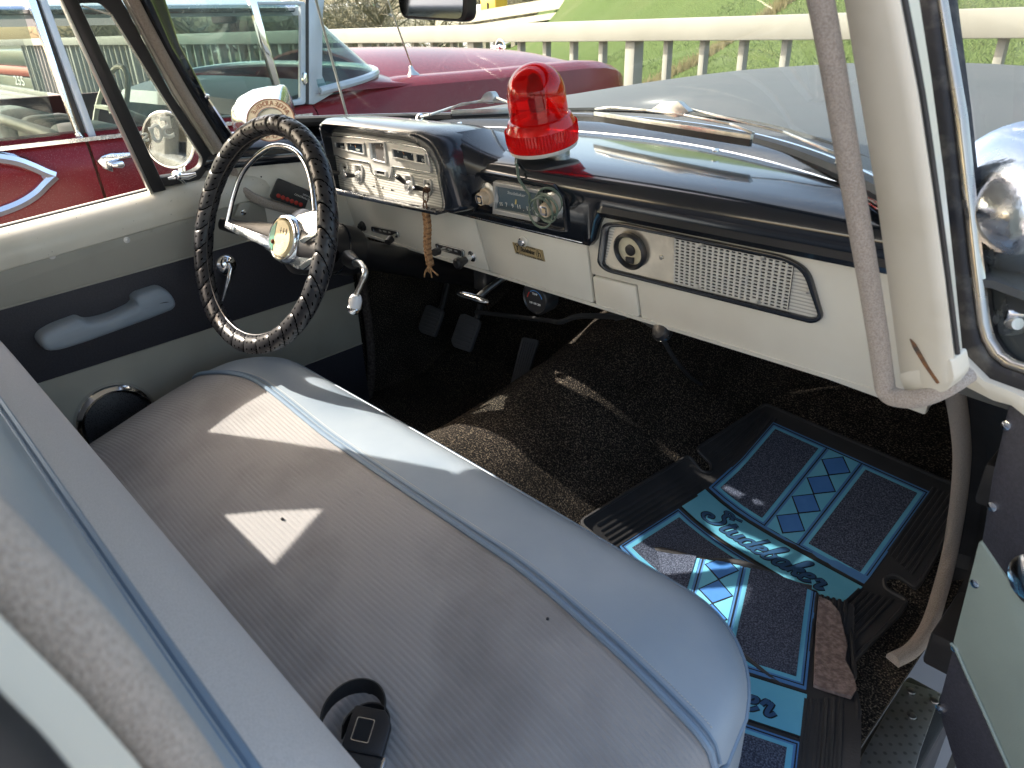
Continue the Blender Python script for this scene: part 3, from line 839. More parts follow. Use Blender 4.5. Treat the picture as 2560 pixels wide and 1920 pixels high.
# ---- windshield
def yw(x): return max(.63 - .95 * x * x, .63 - .95 * .69 ** 2 - .0)
def ysm(x): return max(.575 - .70 * x * x, .305)
XS = [lerp(-.69, .69, k / 60) for k in range(61)]
ZW = 1.322
G().grid([[V((x * (1 - .095 * t), yw(x) + .012 - (.13 + .10 * (1 - (x / .69) ** 2)) * t, ZW + .3 * t)) for x in XS] for t in (-.02, .2, .4, .6, .8, 1)]).build('windshield', GLASS, car, thick=.005)
G().tube([V((x, yw(x) + .014, ZW + .001)) for x in XS], .011, 8).build('windshield_gasket', BLACKR, car)
G().tube([V((x, yw(x) + .022, ZW + .007)) for x in XS], .0045, 6).build('windshield_trim', CHROME, car)
G().grid([[V((x * .905, yw(x) - (.13 + .10 * (1 - (x / .69) ** 2)) + dy, z)) for x in XS] for dy, z in ((-.03, 1.59), (.0, 1.585), (.03, 1.615), (.0, 1.64))]).build('windshield_header', BLACKS, car, thick=.01)
# garnish strip under the glass
GARN = M('garnish_paint', (.022, .026, .032), .16, coat=.5, r2=.26, ns=9)
rows = []
for t, z in ((0, 1.2995), (.02, 1.3065), (.15, 1.310), (.4, 1.3165), (.7, 1.319), (.95, 1.320), (1, 1.312)):
    rows.append([V((x, lerp(ysm(x) + .003, max(yw(x), ysm(x) + .03) + .006, t), z)) for x in XS])
garn = G().grid(rows).build('garnish_molding', GARN, car, thick=-.004)
G().tube([V((x, ysm(x) + .001, 1.3065)) for x in XS], .0028, 6).build('garnish_trim', CHROME, car)
for px, py in ((1790, 377), (1149, 309)):
    p = at(px, py, 2, 1.318); sc = G().lathe([(.006, 0), (.0055, .002), (.003, .003)], p, (0, -.2, 1), 12).build('screw', CHROME, car)

# ---- hood, cowl, fenders outside
HOODM = M('grey_hood_paint', (.070, .075, .078), .52, col2=(.075, .081, .086), ns=3, r2=.62, spec=.35)
def hood_z(x, y):
    t = (y - .74) / 1.45
    s = abs(x) / .66
    crown = 1.333 + .028 * math.sin(min(1, t) * PI * .62) - .03 * max(0, t - .75)
    return crown - .045 * s ** 2.2 - .012 * max(0, .2 - abs(x)) * 0
hr = []
for i in range(26):
    y0 = lerp(.735, 2.18, i / 25)
    hr.append([V((x, (y0 if i else .74 - .5 * 0) - .34 * (abs(x) / .66) ** 2 * max(0, 1 - i / 8) + .06 * (1 - (x / .66) ** 2) * (i / 25) ** 2, hood_z(x, y0))) for x in [lerp(-.66, .66, k / 44) for k in range(45)]])
last = hr[-1]
hr.append([p + V((0, .03, -.025)) for p in last]); hr.append([p + V((0, .035, -.10)) for p in last])
G().grid(hr).build('hood', HOODM, car, thick=-.006)
for sx in (-1, 1):
    rows = []
    for i in range(26):
        y = lerp(.24, 2.25, i / 25)
        zt = 1.262 + .02 * math.sin(PI * i / 25)
        k = 1 if y < 2.0 else max(.3, math.sqrt(max(0, 1 - ((y - 2.0) / .28) ** 2)))
        rows.append([V((sx * x, y, 1.1 + (z - 1.1) * k)) for x, z in ((.664, zt - .015), (.70, zt - .004), (.75, zt), (.80, zt - .01), (.84, zt - .04), (.86, zt - .10), (.865, 1.0), (.86, .6))])
    G().grid(rows).build('fender', HOODM, car, thick=.008)
for sx in (-1, 1):
    G().grid([[V((sx * x, y, z)) for x, y in ((.722, .285), (.80, .275), (.862, .26), (.866, .5))] for z in (1.115, 1.15, 1.235, 1.252)]).build('cowl_side', HOODM, car, ang=60)
# cowl vent panel between hood and glass
G().grid([[V((x, lerp(yw(x) + .028, max(.735 - .34 * (abs(x) / .69) ** 2, yw(x) + .04), t), 1.312 + .012 * t - .03 * (abs(x) / .69) ** 2 * t)) for x in XS] for t in (0, .5, 1)]).build('cowl_panel', HOODM, car, thick=-.006)
for x, y in ((.35, .60), (-.2, .655)):
    pass
# ---- wipers
WIPM = M('worn_wiper_metal', (.62, .62, .60), .34, .75, col2=(.5, .5, .47), ns=60)
def wiper(px_pts_blade, px_arm, hinge, nm='windshield_wiper'):
    """blade, its bridge and the arm, laid just in front of the glass"""
    b = [at(*q, 2, 1.345) for q in px_pts_blade]
    w = G().bar(b[0], b[-1], .006, .012).build(nm, WIPM, car, .001)
    m1 = lerp(b[0], b[-1], .5); n = V((0, .3, 1)).normalized()
    G().bar(b[0] - n * .006, b[-1] - n * .006, .004, .010).build('rubber_edge', BLACKR, w)
    br = [b[0] + n * .010, lerp(b[0], b[-1], .12) + n * .017, lerp(b[0], b[-1], .38) + n * .020, lerp(b[0], b[-1], .62) + n * .020, lerp(b[0], b[-1], .88) + n * .016, b[-1] + n * .008]
    g = G()
    for p, q in zip(br, br[1:]): g.bar(p, q, .007, .004, n)
    g.build('bridge', WIPM, w, .001)
    G().solid(rnd([lerp(b[0], b[-1], t) + n * h for t, h in ((.40, .022), (.47, .038), (.56, .040), (.64, .026), (.56, .014))], .004, 3), (0, .014, 0)).build('bridge_clip', WIPM, w, .001)
    a = [at(*q, 2, z) for q, z in px_arm]
    g = G()
    for p, q in zip(a, a[1:]): g.bar(p, q, .006, .004, n)
    g.build('arm', WIPM, w, .001)
    G().lathe([(.009, -.01), (.009, .0), (.006, .006), (.002, .008)], a[-1], n, 14).build('pivot', CHROME, w)
    return w
wiper([(1487, 287), (1620, 303), (1880, 347)], [((1672, 270), 1.37), ((1712, 270), 1.372), ((1960, 330), 1.355), ((2075, 378), 1.345), ((2110, 392), 1.34)], None)
wiper([(1128, 283), (1200, 280), (1290, 276)], [((1275, 258), 1.375), ((1240, 243), 1.37), ((1130, 268), 1.355), ((1075, 287), 1.345), ((1050, 293), 1.335)], None)

# ---- antenna mast standing on the left cowl
ta, tb = at(868, 292, 2, 1.30), at(786, -10, 0, -.72)
ta = at(868, 292, 0, -.66); 
G().tube([ta - V((0, 0, .03)), ta, at(790, 0, 0, -.60), at(770, -70, 0, -.58)], .003, 8).build('antenna', STEEL, car)

# ---- rearview mirror
my = .20
c = [at(*q, 1, my) for q in ((985, -60), (1165, -60), (1160, 15), (1150, 45), (1125, 53), (1005, 44), (985, 15))]
rm = G().solid(rnd([at(*q, 1, my) for q in ((982, -70), (1168, -70), (1166, 56), (1000, 46))], [.01, .01, .016, .016]), (0, .022, 0)).build('rearview_mirror', BLACKS, car, .005)
MIR = M('mirror_silver', (.55, .58, .6), .03, 1)
MIRD = M('darkened_mirror', (.10, .115, .14), .05, 1)  # dark base colour stands in for the dim cabin this mirror reflects
G().solid(rnd([at(*q, 1, my) for q in ((990, -64), (1160, -64), (1158, 48), (1004, 39))], [.01, .01, .014, .014]), (0, -.0015, 0)).build('mirror_glass', MIRD, rm)
G().tube([V((-.09, .225, 1.56)), V((-.08, .30, 1.60)), V((-.07, .36, 1.63))], .008, 8).build('mirror_stem', CHROME, rm)

# ================================================================== dashboard
FD = Plane((0, .33, 1.066), (0, -.985, -.175))
def fdy(z): return .33 - .1777 * (z - 1.066)
def FDp(x, z, h=0): return V((x, fdy(z), z)) + FD.n * h
# cream lower panels (three pieces, dark joints between)
top = 1.25
seamL = [(1183, 535), (1222, 676)]; seamR = [(1465, 590), (1484, 756)]
xl0, xl1 = FD.p(seamL[0]).x, FD.p(seamL[1]).x; xr0, xr1 = FD.p(seamR[0]).x, FD.p(seamR[1]).x
zl = 1.066
def ext(x0, x1, z0, z1_, z): return x0 + (x1 - x0) * (z - z0) / (z1_ - z0)
zL0, zL1, zR0, zR1 = FD.p(seamL[0]).z, FD.p(seamL[1]).z, FD.p(seamR[0]).z, FD.p(seamR[1]).z
Lt, Lb = ext(xl0, xl1, zL0, zL1, top), ext(xl0, xl1, zL0, zL1, zl)
Rt, Rb = ext(xr0, xr1, zR0, zR1, top), ext(xr0, xr1, zR0, zR1, zl)
def dpanel(nm, poly, bevel=.004, r=0, mat=CREAM, d=.012, label=None):
    P = [FDp(*p) for p in poly]
    if r: P = rnd(P, r)
    return G().solid(P, FD.n * -d).build(nm, mat, car, bevel, label=label)
dpanel('dash_panel', [(-.62, top), (Lt - .0012, top), (Lb - .0012, zl), (-.45, 1.058), (-.62, 1.07)])
gdoor = dpanel('glovebox_door', [(Lt + .0012, top), (Rt - .0015, top), (Rb - .0015, zl), (Lb + .0012, zl)], r=0)
cov = [(1482, 690), (1588, 716), (1598, 792), (1490, 761)]
cp = [FD.p(q) for q in cov]
dpanel('dash_panel', [(Rt + .0015, top), (.70, top), (.70, 1.05), (.50, 1.063), (cp[2].x + .003, 1.066), (cp[1].x + .003, cp[1].z + .002), (cp[0].x, cp[0].z + .002), (ext(xr0, xr1, zR0, zR1, cp[0].z) + .0015, cp[0].z + .002)])
G().solid(rnd([p + FD.n * .001 for p in cp], .004), FD.n * -.012).build('ashtray_cover', CREAM, car, .002)
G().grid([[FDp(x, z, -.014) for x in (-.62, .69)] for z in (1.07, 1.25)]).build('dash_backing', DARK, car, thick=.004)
# rolled lower lip
G().grid([[V((x, fdy(zl) + dy, zl + dz)) for x in (-.62, .70)] for dy, dz in ((-.0005, .002), (.002, -.004), (.008, -.006), (.02, -.004), (.03, .01))]).build('dash_lip', CREAM, car, thick=.002)

# black top roll
def zb(x): return 1.182 + (1.236 - 1.182) * sstep(.172, .20, x)
XD = [-.62 + .01 * k for k in range(133)]
prof = [(None, -.001, 0), (None, .009, .0015), (None, .013, .008), ('n', .2885, 1.250), ('n', .2835, 1.262), ('n', .2835, 1.272), ('n', .289, 1.2815), ('n', .300, 1.289), ('n', .318, 1.2945), ('n', .345, 1.2985)]
rows = []
for kind, a, b in prof:
    r = []
    for x in XD:
        if kind is None:
            z = zb(x) + b; p = FDp(x, z, a)
        else: p = V((x, a, b + .004 * sstep(.1, -.4, x)))
        r.append(p)
    rows.append(r)
for t in (.15, .35, .55, .75, .9, 1):
    rows.append([V((x, lerp(.345, max(ysm(x), .36), t), 1.2985 + .0075 * math.sin(PI * t * .75) + .004 * sstep(.1, -.4, x) * (1 - t))) for x in XD])
G().grid(rows).build('dash_top', BLACKP, car, thick=-.004)

# ---- radio set in the black face
FR = Plane(FDp(0, 1.22, .0135), (0, -.985, -.175))
radio = FR.frame('radio', [zr(*q) for q in ((330, 965), (330, 620), (400, 215), (560, 190), (1830, 430), (2010, 640), (2110, 1310), (1990, 1320))],
                 [zr(*q) for q in ((372, 905), (378, 620), (435, 275), (560, 262), (1800, 475), (1960, 660), (2040, 1270), (1960, 1262))], .0, .006, BLACKP, car, .004, .004, .0015)
FR.slab('radio_face', [zr(*q) for q in ((372, 905), (378, 620), (435, 275), (560, 262), (1800, 475), (1960, 660), (2040, 1270), (1960, 1262))], .0, .001, BLACKS, radio)
FR.frame('dial_frame', [zr(*q) for q in ((745, 370), (1610, 520), (1560, 1110), (735, 960))], [zr(*q) for q in ((790, 455), (1560, 585), (1515, 1030), (780, 872))], .001, .009, CHR2, radio, .0012, .001, .001)
dial = FR.slab('dial', [zr(*q) for q in ((785, 445), (1570, 580), (1520, 1040), (775, 880))], .001, .003, M('dial_face', (.10, .145, .18), .15, coat=.6), radio)
FR.slab('dial_band', [zr(*q) for q in ((800, 800), (1530, 925), (1520, 1020), (790, 870))], .003, .0035, M('dial_band_dark', (.05, .075, .09), .3), dial)
FR.slab('dial_pointer', [zr(*q) for q in ((1128, 715), (1148, 718), (1142, 800), (1122, 797))], .0035, .005, M('pointer_yellow', (.6, .5, .2), .5), dial)
for s, x, y in (('55', 862, 800), ('7', 958, 815), ('9', 1072, 835), ('11', 1188, 852), ('.', 1270, 890), ('13', 1362, 888), ('16', 1470, 905)):
    text('dial_number', s, FR.p(zr(x, y), .0037), (1, 0, 0), FR.w, .011 if s != '55' else .009, WHITE, dial, .0003)
text('dial_script', 'Studebaker', FR.p(zr(1130, 615), .0034), (1, 0, 0), FR.w, .008, GREYPR, dial, .0003, width=.045, shear=.35)
def radio_knob(q, fq):
    c = FR.p(zr(*q), .002)
    k = G().lathe([(.0205, 0), (.0215, .003), (.0185, .0055), (.0155, .007)], c, FR.n, 30, lambda i, k: 1 + .05 * (k % 2) * (i < 2)).build('knob', CHR2, radio)
    G().lathe([(.015, .005), (.0152, .013), (.0118, .014), (.0118, .024), (.0108, .028), (.0088, .0285)], c, FR.n, 28).build('knob_grip', IVORY, k)
    G().lathe([(.0090, .0283), (.0088, .0292), (.0050, .0286), (.0005, .0268)], c, FR.n, 20, lambda i, kk: 1 + .12 * math.cos(kk * 2 * PI * 4 / 20)).build('knob_center', CHROME, k)
    return c
kL = radio_knob((655, 625), None); kR = radio_knob((1845, 820), None)
G().solid([FDp(x, z, .011) for x, z in ((-.12, 1.187), (.16, 1.187), (.16, 1.184), (-.12, 1.184))], FD.n * .004).build('radio_trim', CHROMED, car)

# ---- lock and builder's plate on the glovebox door
c = FD.p((1310, 602))
lk = G().lathe([(.0105, 0), (.0105, .002), (.0085, .003)], c, FD.n, 24).build('lock_bezel', CREAM, gdoor)
G().lathe([(.0078, .003), (.0078, .008), (.006, .010), (.001, .0102)], c, FD.n, 20).build('lock', CHROME, gdoor)
GOLD = M('gold_foil', (.52, .40, .20), .4, .55, col2=(.42, .33, .19), ns=60)
zs = lambda x, y: (1220 + x / 10.37, 560 + y / 10.37)
pl = FD.slab('name_plate', [zs(*q) for q in ((640, 465), (1420, 680), (1485, 970), (715, 735))], .0002, .0012, GOLD, gdoor)
INK = M('black_ink', (.01, .008, .006), .5)
pu = (FD.p(zs(1420, 680)) - FD.p(zs(640, 465))).normalized(); pw = FD.n.cross(pu)
text('plate_lettering', 'Studebaker', FD.p(zs(1045, 695), .0014), pu, pw, .0125, INK, gdoor, .0003, width=.035, bold=.02)
text('plate_lettering', 'ANTIQUE AUTO MUSEUM', FD.p(zs(1030, 590), .0014), pu, pw, .004, INK, gdoor, .0002, width=.042)
text('plate_lettering', 'APRIL 14 15 1962 SOUTH BEND INDIANA', FD.p(zs(1085, 840), .0014), pu, pw, .005, INK, gdoor, .0002, width=.072)
for q, s in (((775, 610), 'Y'), ((1345, 780), 'h')):
    c = FD.p(zs(*q), .0014)
    G().tube([c + pu * .0075 * math.cos(a) + pw * .0095 * math.sin(a) for a in [2 * PI * k / 24 for k in range(24)]], .0003, 4, closed=True).build('plate_emblem', INK, gdoor)
    text('plate_emblem', s, c, pu, pw, .018, INK, gdoor, .0003)
for q in ((1480, 678), (1500, 700)): G().lathe([(.0015, 0), (.0015, .0004)], FD.p((q[0] + 10, q[1] + 18)), FD.n, 10).build('screw_hole', DARK, gdoor)

# ---- speaker grille in its black bordered recess
FG = Plane(FDp(0, 1.14, .002), (0, -.985, -.175))
oc_ = [(300, 210), (430, 205), (1570, 440), (1730, 530), (1830, 870), (1760, 905), (330, 545), (265, 490)]
ic_ = [(345, 240), (430, 235), (1560, 465), (1690, 545), (1795, 850), (1740, 865), (350, 525), (310, 490)]
recess = FG.frame('grille_frame', [zg(*q) for q in oc_], [zg(*q) for q in ic_], -.002, .0055, BLACKP, car, [.012, .01, .05, .03, .012, .01, .01, .012], [.008, .008, .04, .03, .008, .008, .008, .008], .002)
gp = FG.slab('speaker_grille', [zg(*q) for q in ic_], -.003, .0005, ALU, car, [.008, .008, .04, .03, .008, .008, .008, .008])
FG.slab('brushed_end', [zg(*q) for q in ((385, 245), (430, 238), (790, 315), (790, 632), (352, 520), (318, 487))], .0006, .0011, M('brushed_end', (.66, .6, .5), .3, .85, col2=(.55, .50, .42), ns=30, bump=.2, bs=200), gp)
# perforated field: every slot is a real hole over a dark sheet
A_, B_, C_, D_ = [FG.p(zg(*q)) for q in ((800, 316), (1625, 486), (1580, 815), (793, 620))]
def bil(u, v): return lerp(lerp(A_, B_, u), lerp(D_, C_, u), v)
FG.slab('grille_backing', [bil(0, 0), bil(1, 0), bil(1, 1), bil(0, 1)], 0, .0, DARK, gp) if False else G().solid([bil(u, v) + FG.n * .0006 for u, v in ((0, 0), (1, 0), (1, 1), (0, 1))], FG.n * .0004).build('grille_backing', DARK, gp)
NC, NR = 20, 14
vs, fs = [], []
for j in range(NR):
    for i in range(NC):
        b = len(vs); cu, cv = (i + .5) / NC, (j + .5) / NR; a_, h_ = .37 / NC, .30 / NR
        screw = (i, j) in ((4, 0), (14, 0), (4, 13), (14, 13))
        cell = [(cu - .5 / NC, cv - .5 / NR), (cu, cv - .5 / NR), (cu + .5 / NC, cv - .5 / NR), (cu + .5 / NC, cv), (cu + .5 / NC, cv + .5 / NR), (cu, cv + .5 / NR), (cu - .5 / NC, cv + .5 / NR), (cu - .5 / NC, cv)]
        slot = [(cu - a_ * .72, cv - h_), (cu, cv - h_), (cu + a_ * .72, cv - h_), (cu + a_, cv), (cu + a_ * .72, cv + h_), (cu, cv + h_), (cu - a_ * .72, cv + h_), (cu - a_, cv)]
        for u, v in cell: vs.append(bil(u, v) + FG.n * .0032)
        for u, v in slot: vs.append(bil(u, v) + FG.n * .0030)
        for u, v in slot: vs.append(bil(u, v) + FG.n * .0012)
        for k in range(8):
            l = (k + 1) % 8
            fs += [(b + k, b + l, b + 8 + l, b + 8 + k), (b + 8 + k, b + 8 + l, b + 16 + l, b + 16 + k)]
        if screw: fs.append(tuple(b + 8 + k for k in range(8)))
g = G(); g.add(vs, fs); pf = g.build('perforated_slots', ALUS, gp, smooth=False); pf['kind'] = 'stuff'
for q in ((983, 362), (1410, 450), (965, 648), (1380, 750), (707, 448), (1724, 682)):
    G().lathe([(.0035, .001), (.003, .0042), (.001, .005)], FG.p(zg(*q)), FG.n, 12).build('screw', STEEL, gp)
c = FG.p(zg(497, 400))
tw = G().lathe([(.030, .0012), (.0305, .008), (.0265, .0115), (.0235, .008), (.0232, .004)], c, FG.n, 36, capb=False).build('tweeter_ring', BLACKS, gp)
G().lathe([(.0235, .0035), (.012, .0028), (.0001, .0025)], c, FG.n, 30).build('tweeter_cone', M('tweeter_dish', (.62, .57, .42), .4, .3, col2=(.5, .45, .3), ns=50), gp)
G().lathe([(.0095, .003), (.009, .006), (.006, .0075), (.001, .008)], c + V((0, 0, .001)), FG.n, 20).build('tweeter_dome', BLACKS, gp)
G().solid([FG.p(zg(*q), .0035) for q in ((468, 438), (525, 447), (522, 490), (470, 478))], FG.n * .003).build('tweeter_terminal', BLACKS, gp, .0006)

# ---- instrument cluster under its black hood
YI = .262
FI = Plane((-.36, YI, 1.25), (0, -1, 0))
lip = [z3(*q) for q in ((130, 690), (58, 232), (80, 205), (300, 225), (760, 283), (880, 345), (950, 480), (1010, 845), (960, 862))]
plate = [z3(*q) for q in ((165, 690), (135, 300), (165, 262), (300, 275), (720, 335), (830, 385), (915, 500), (972, 800), (960, 850))]
def ringpts(poly, y, r, dz=0, sc=1, c=None):
    P = rnd([at(*q, 1, y) for q in poly], r, 5)
    return P
rl = [.004, .01, .01, .03, .04, .04, .05, .015, .008]
plate_pts = ringpts(plate, YI, rl)
front = ringpts(lip, .228, rl)
def grow(P, k, y, cx=-.345, cz=1.25, up=0):
    out = []
    for p in P:
        out.append(V((cx + (p.x - cx) * k, y, max(cz + (p.z - cz) * k + up * sstep(1.24, 1.32, p.z), 1.17))))
    return out
mid = [lerp(a, b, .35) for a, b in zip(front, plate_pts)]
inner0 = [V((p.x * .985 - .005, YI + .001, 1.25 + (p.z - 1.25) * .985)) for p in plate_pts]
rows = [plate_pts, [V((lerp(a.x, b.x, .7), .236, lerp(a.z, b.z, .7))) for a, b in zip(plate_pts, front)],
        [V((p.x, .2285 + .012 * sstep(1.29, 1.20, p.z), p.z)) for p in front]]
fx = [V((p.x, .2285 + .012 * sstep(1.29, 1.20, p.z), p.z)) for p in front]
rows.append(grow(fx, 1.035, .2275)); 
for k in range(len(rows[3])): rows[3][k].y = fx[k].y + .001
rows.append([V((p.x, .242 + .008 * sstep(1.29, 1.2, p.z), p.z)) for p in grow(fx, 1.06, .24, up=.004)])
rows.append(grow(fx, 1.075, .275, up=.004)); rows.append(grow(fx, 1.06, .33, up=.003)); rows.append(grow(fx, 1.03, .39, up=-.004)); rows.append(grow(fx, .97, .44, up=-.018)); rows.append(grow(fx, .86, .48, up=-.03))
HOODI = M('cluster_hood_paint', (.010, .014, .023), .2, coat=.5, r2=.3, ns=7)
G().grid(rows, cu=True).build('cluster_hood', HOODI, car, ang=60)
# concave fin joining the hood to the dash at its right
fin = []
for k in range(11):
    s_ = k / 10; x = lerp(-.135, -.03, s_)
    ztp = 1.297 + .036 * (1 - s_) ** 1.7; yf_ = lerp(.248, .292, s_ ** .7)
    fin.append([V((x, lerp(.262, .2845, s_), 1.20 if s_ < .25 else lerp(1.22, 1.262, (s_ - .25) / .75))), V((x, yf_, 1.262)), V((x, yf_ - .004 * (1 - s_), lerp(ztp - .022, 1.280, s_))), V((x, yf_ + .006, ztp - .006)), V((x, yf_ + .022, ztp)), V((x, .35, ztp + .001)), V((x, .42, lerp(1.316, 1.303, s_))), V((x, .47, 1.300))])
G().grid(fin).build('hood_fin', HOODI, car, ang=80)
clus = G().solid(plate_pts, (0, -.0015, 0)).build('instrument_cluster', ALU, car)
G().bar(at(*z3(160, 696), 1, .246), at(*z3(965, 858), 1, .246), .03, .008).build('cluster_lip', HOODI, car, .002)
# smooth raised plate in the middle with its stepped lower edge
raised = [(-60, 600), (-110, 300), (-20, 265), (400, 290), (960, 370), (1540, 475), (1610, 530), (1690, 890), (1650, 915), (1010, 810), (990, 990), (960, 1010), (690, 950), (640, 895), (600, 745), (110, 655), (60, 620)]
rp = FI.slab('gauge_plate', [zi(*q) for q in raised], .0015, .0042, ALUS, clus, .003, .0008, n=3)
FI.frame('plate_trim', [zi(*q) for q in raised], [zi(*q) for q in [(-45, 592), (-92, 308), (-18, 285), (400, 308), (955, 388), (1530, 495), (1592, 540), (1668, 878), (1645, 893), (1000, 788), (970, 968), (950, 990), (700, 932), (655, 880), (615, 725), (120, 637), (70, 605)]], .0042, .0056, CHROME, clus, .003, .003, .0005, n=3)
GLAS = M('gauge_face', (.02, .03, .042), .12, coat=.5)
def win(o, nm='gauge'):
    i = []
    cx_, cy_ = sum(q[0] for q in o) / 4, sum(q[1] for q in o) / 4
    for q in o: i.append((q[0] + math.copysign(24, cx_ - q[0]), q[1] + math.copysign(20, cy_ - q[1])))
    w = FI.frame(nm, [zi(*q) for q in o], [zi(*q) for q in i], .004, .0075, CHR2, clus, .0015, .0012, .0008, n=3)
    FI.slab('gauge_glass', [zi(*q) for q in i], .0042, .0048, GLAS, w)
    return w
w1 = win([(0, 360), (525, 392), (545, 600), (20, 488)], 'gauge')
FI.slab('divider', [zi(*q) for q in ((192, 378), (235, 385), (248, 520), (205, 508))], .0048, .007, ALUS, w1)
w2 = win([(1000, 478), (1595, 588), (1620, 770), (1025, 655)], 'gauge')
FI.slab('divider', [zi(*q) for q in ((1382, 560), (1428, 570), (1446, 735), (1400, 722))], .0048, .007, ALUS, w2)
for w, s, x, y, sz in ((w1, 'AMP', 140, 462, .0065), (w1, 'TEMP', 412, 515, .0065), (w1, 'C', 290, 432, .005), (w1, 'H', 500, 470, .005), (w2, 'FUEL', 1238, 640, .0065), (w2, 'OIL', 1545, 692, .0065), (w2, 'E', 1110, 545, .005), (w2, 'F', 1350, 590, .005)):
    text('gauge_lettering', s, FI.p(zi(x, y), .005), (1, 0, 0), (0, 0, 1), sz, WHITE, w, .0003)
for w, a, b in ((w1, (362, 425), (378, 468)), (w2, (1190, 540), (1215, 590))):
    p, q = FI.p(zi(*a), .0052), FI.p(zi(*b), .0052); G().bar(p, q, .0012, .0004, (0, -1, 0)).build('gauge_needle', M('needle_orange', (.6, .25, .08), .5), w)
o = [(605, 368), (885, 372), (925, 750), (650, 680)]
ck = FI.frame('clock', [zi(*q) for q in o], [zi(*q) for q in ((625, 390), (870, 395), (900, 725), (665, 665))], .004, .008, CHR2, clus, [.002, .007, .002, .002], [.0015, .006, .0015, .0015], .0008)
FI.slab('clock_face', [zi(*q) for q in ((690, 385), (880, 395), (905, 735), (740, 690))], .0043, .005, M('clock_dial', (.13, .12, .115), .1, coat=.8), ck)
FI.slab('clock_side', [zi(*q) for q in ((622, 385), (690, 385), (745, 690), (660, 672))], .0043, .0052, CHROME, ck)
for s, x, y in (('2', 810, 430), ('4', 850, 450), ('6', 865, 640)): text('clock_number', s, FI.p(zi(x, y), .0052), (1, 0, 0), (0, 0, 1), .006, WHITE, ck, .0003)
FI.frame('slot_frame', [zi(*q) for q in ((712, 850), (910, 880), (915, 975), (722, 935))], [zi(*q) for q in ((745, 868), (885, 892), (888, 945), (750, 918))], .004, .0075, CHR2, clus, .001, .0008, .0006)
FI.slab('slot_recess', [zi(*q) for q in ((745, 868), (885, 892), (888, 945), (750, 918))], .0042, .0046, DARK, clus)
# four toggle switches with hooded escutcheons
for bx, by, tx, ty, rust in ((140, 920, -95, 905, 0), (400, 965, 165, 950, 0), (1265, 1140, 1055, 970, 0), (1590, 1210, 1335, 1165, 1)):
    c = FI.p(zi(bx, by), .0015)
    sw = FI.frame('toggle_switch', [zi(bx - 55, by - 205), zi(bx + 65, by - 190), zi(bx + 95, by - 90), zi(bx + 75, by + 85), zi(bx - 5, by + 130), zi(bx - 55, by + 60)],
                  [zi(bx - 30, by - 180), zi(bx + 45, by - 168), zi(bx + 72, by - 85), zi(bx + 52, by + 70), zi(bx - 3, by + 105), zi(bx - 30, by + 50)], .0014, .005, CHR2, clus, .004, .003, .001, n=3)
    FI.slab('switch_well', [zi(bx - 30, by - 180), zi(bx + 45, by - 168), zi(bx + 72, by - 85), zi(bx + 20, by - 60)], .0014, .0018, STEEL, sw)
    FI.slab('switch_slot', [zi(bx + 5, by - 125), zi(bx + 55, by - 112), zi(bx + 58, by - 85), zi(bx + 8, by - 95)], .0019, .0024, DARK, sw)
    G().lathe([(.0105, 0), (.0105, .002), (.008, .003), (.008, .006), (.0055, .0065), (.005, .003)], c, FI.n, 24).build('switch_nut', CHR2, sw)
    tip = at(*zi(tx, ty), 1, YI - .034)
    d = (tip - c)
    G().tube([c, c + d * .5, c + d], [.0028, .0028, .003], 10).build('switch_lever', STEEL, sw)
    G().tube([c + d * .33, c + d * .42, c + d * .95, c + d * 1.0], [.0032, .0042, .0055, .0045], 12).build('switch_grip', BLACKS, sw)
    G().lathe([(.004, 0), (.0035, .0012), (.001, .0018)], tip, d, 12).build('switch_cap', CHROME, sw)
for poly in ([(630, 1135), (680, 1135), (675, 1160)], [(812, 1158), (830, 1160), (828, 1188), (812, 1185)], [(965, 1190), (1025, 1215), (965, 1222)]):
    FI.slab('turn_signal_mark', [zi(*q) for q in poly], .0016, .0022, DARK, clus)

# ---- controls on the cream panel
def ctrl(name, poly, lab, knob, arm0):
    e = FD.frame(name, [z3(*q) for q in poly], [lerp(V(z3(*q)), V(z3(sum(p[0] for p in poly) / 4, sum(p[1] for p in poly) / 4)), .16).to_tuple() for q in poly], .0, .004, CHROME, car, .006, .004, .001)
    FD.slab('control_face', [z3(*q) for q in poly], .0, .0015, BLACKS, e, .006)
    c = V((0, 0, 0))
    for q in poly: c = c + FD.p(z3(*q))
    c /= 4
    u = (FD.p(z3(*poly[1])) - FD.p(z3(*poly[0]))).normalized(); w = FD.n.cross(u)
    for i, s in enumerate(lab): text('control_lettering', s, c + u * (.019 * (i - 1)) + FD.n * .0018, u, w, .006, WHITE, e, .0003)
    return e
c1 = ctrl('vent_control', [(445, 960), (640, 1000), (650, 1050), (450, 1000)], ('ON', 'VENT', 'OFF'), None, None)
c2 = ctrl('heater_control', [(920, 1085), (1130, 1140), (1135, 1190), (930, 1130)], ('OFF', 'HEAT', 'ON'), None, None)
def lever(par, a, m, b, r):
    a = FD.p(z3(*a), .002); b_ = at(*z3(*b), 1, a.y - .05); m_ = at(*z3(*m), 1, a.y - .03)
    G().tube([a, m_, lerp(m_, b_, .4)], .0028, 8).build('lever_rod', STEEL, par)
    G().tube([lerp(m_, b_, .2), lerp(m_, b_, .35), b_], [.005, .0085, .0075], 12).build('lever_knob', BLACKS, par)
lever(c1, (620, 1025), (600, 1040), (560, 1085), 0)
lever(c2, (1000, 1130), (950, 1140), (905, 1160), 0)
c = FD.p(z3(380, 962)); b = G().lathe([(.012, 0), (.012, .003), (.0095, .006), (.0095, .009), (.0062, .010), (.006, .013)], c, FD.n, 24).build('push_button', BLACKS, car)
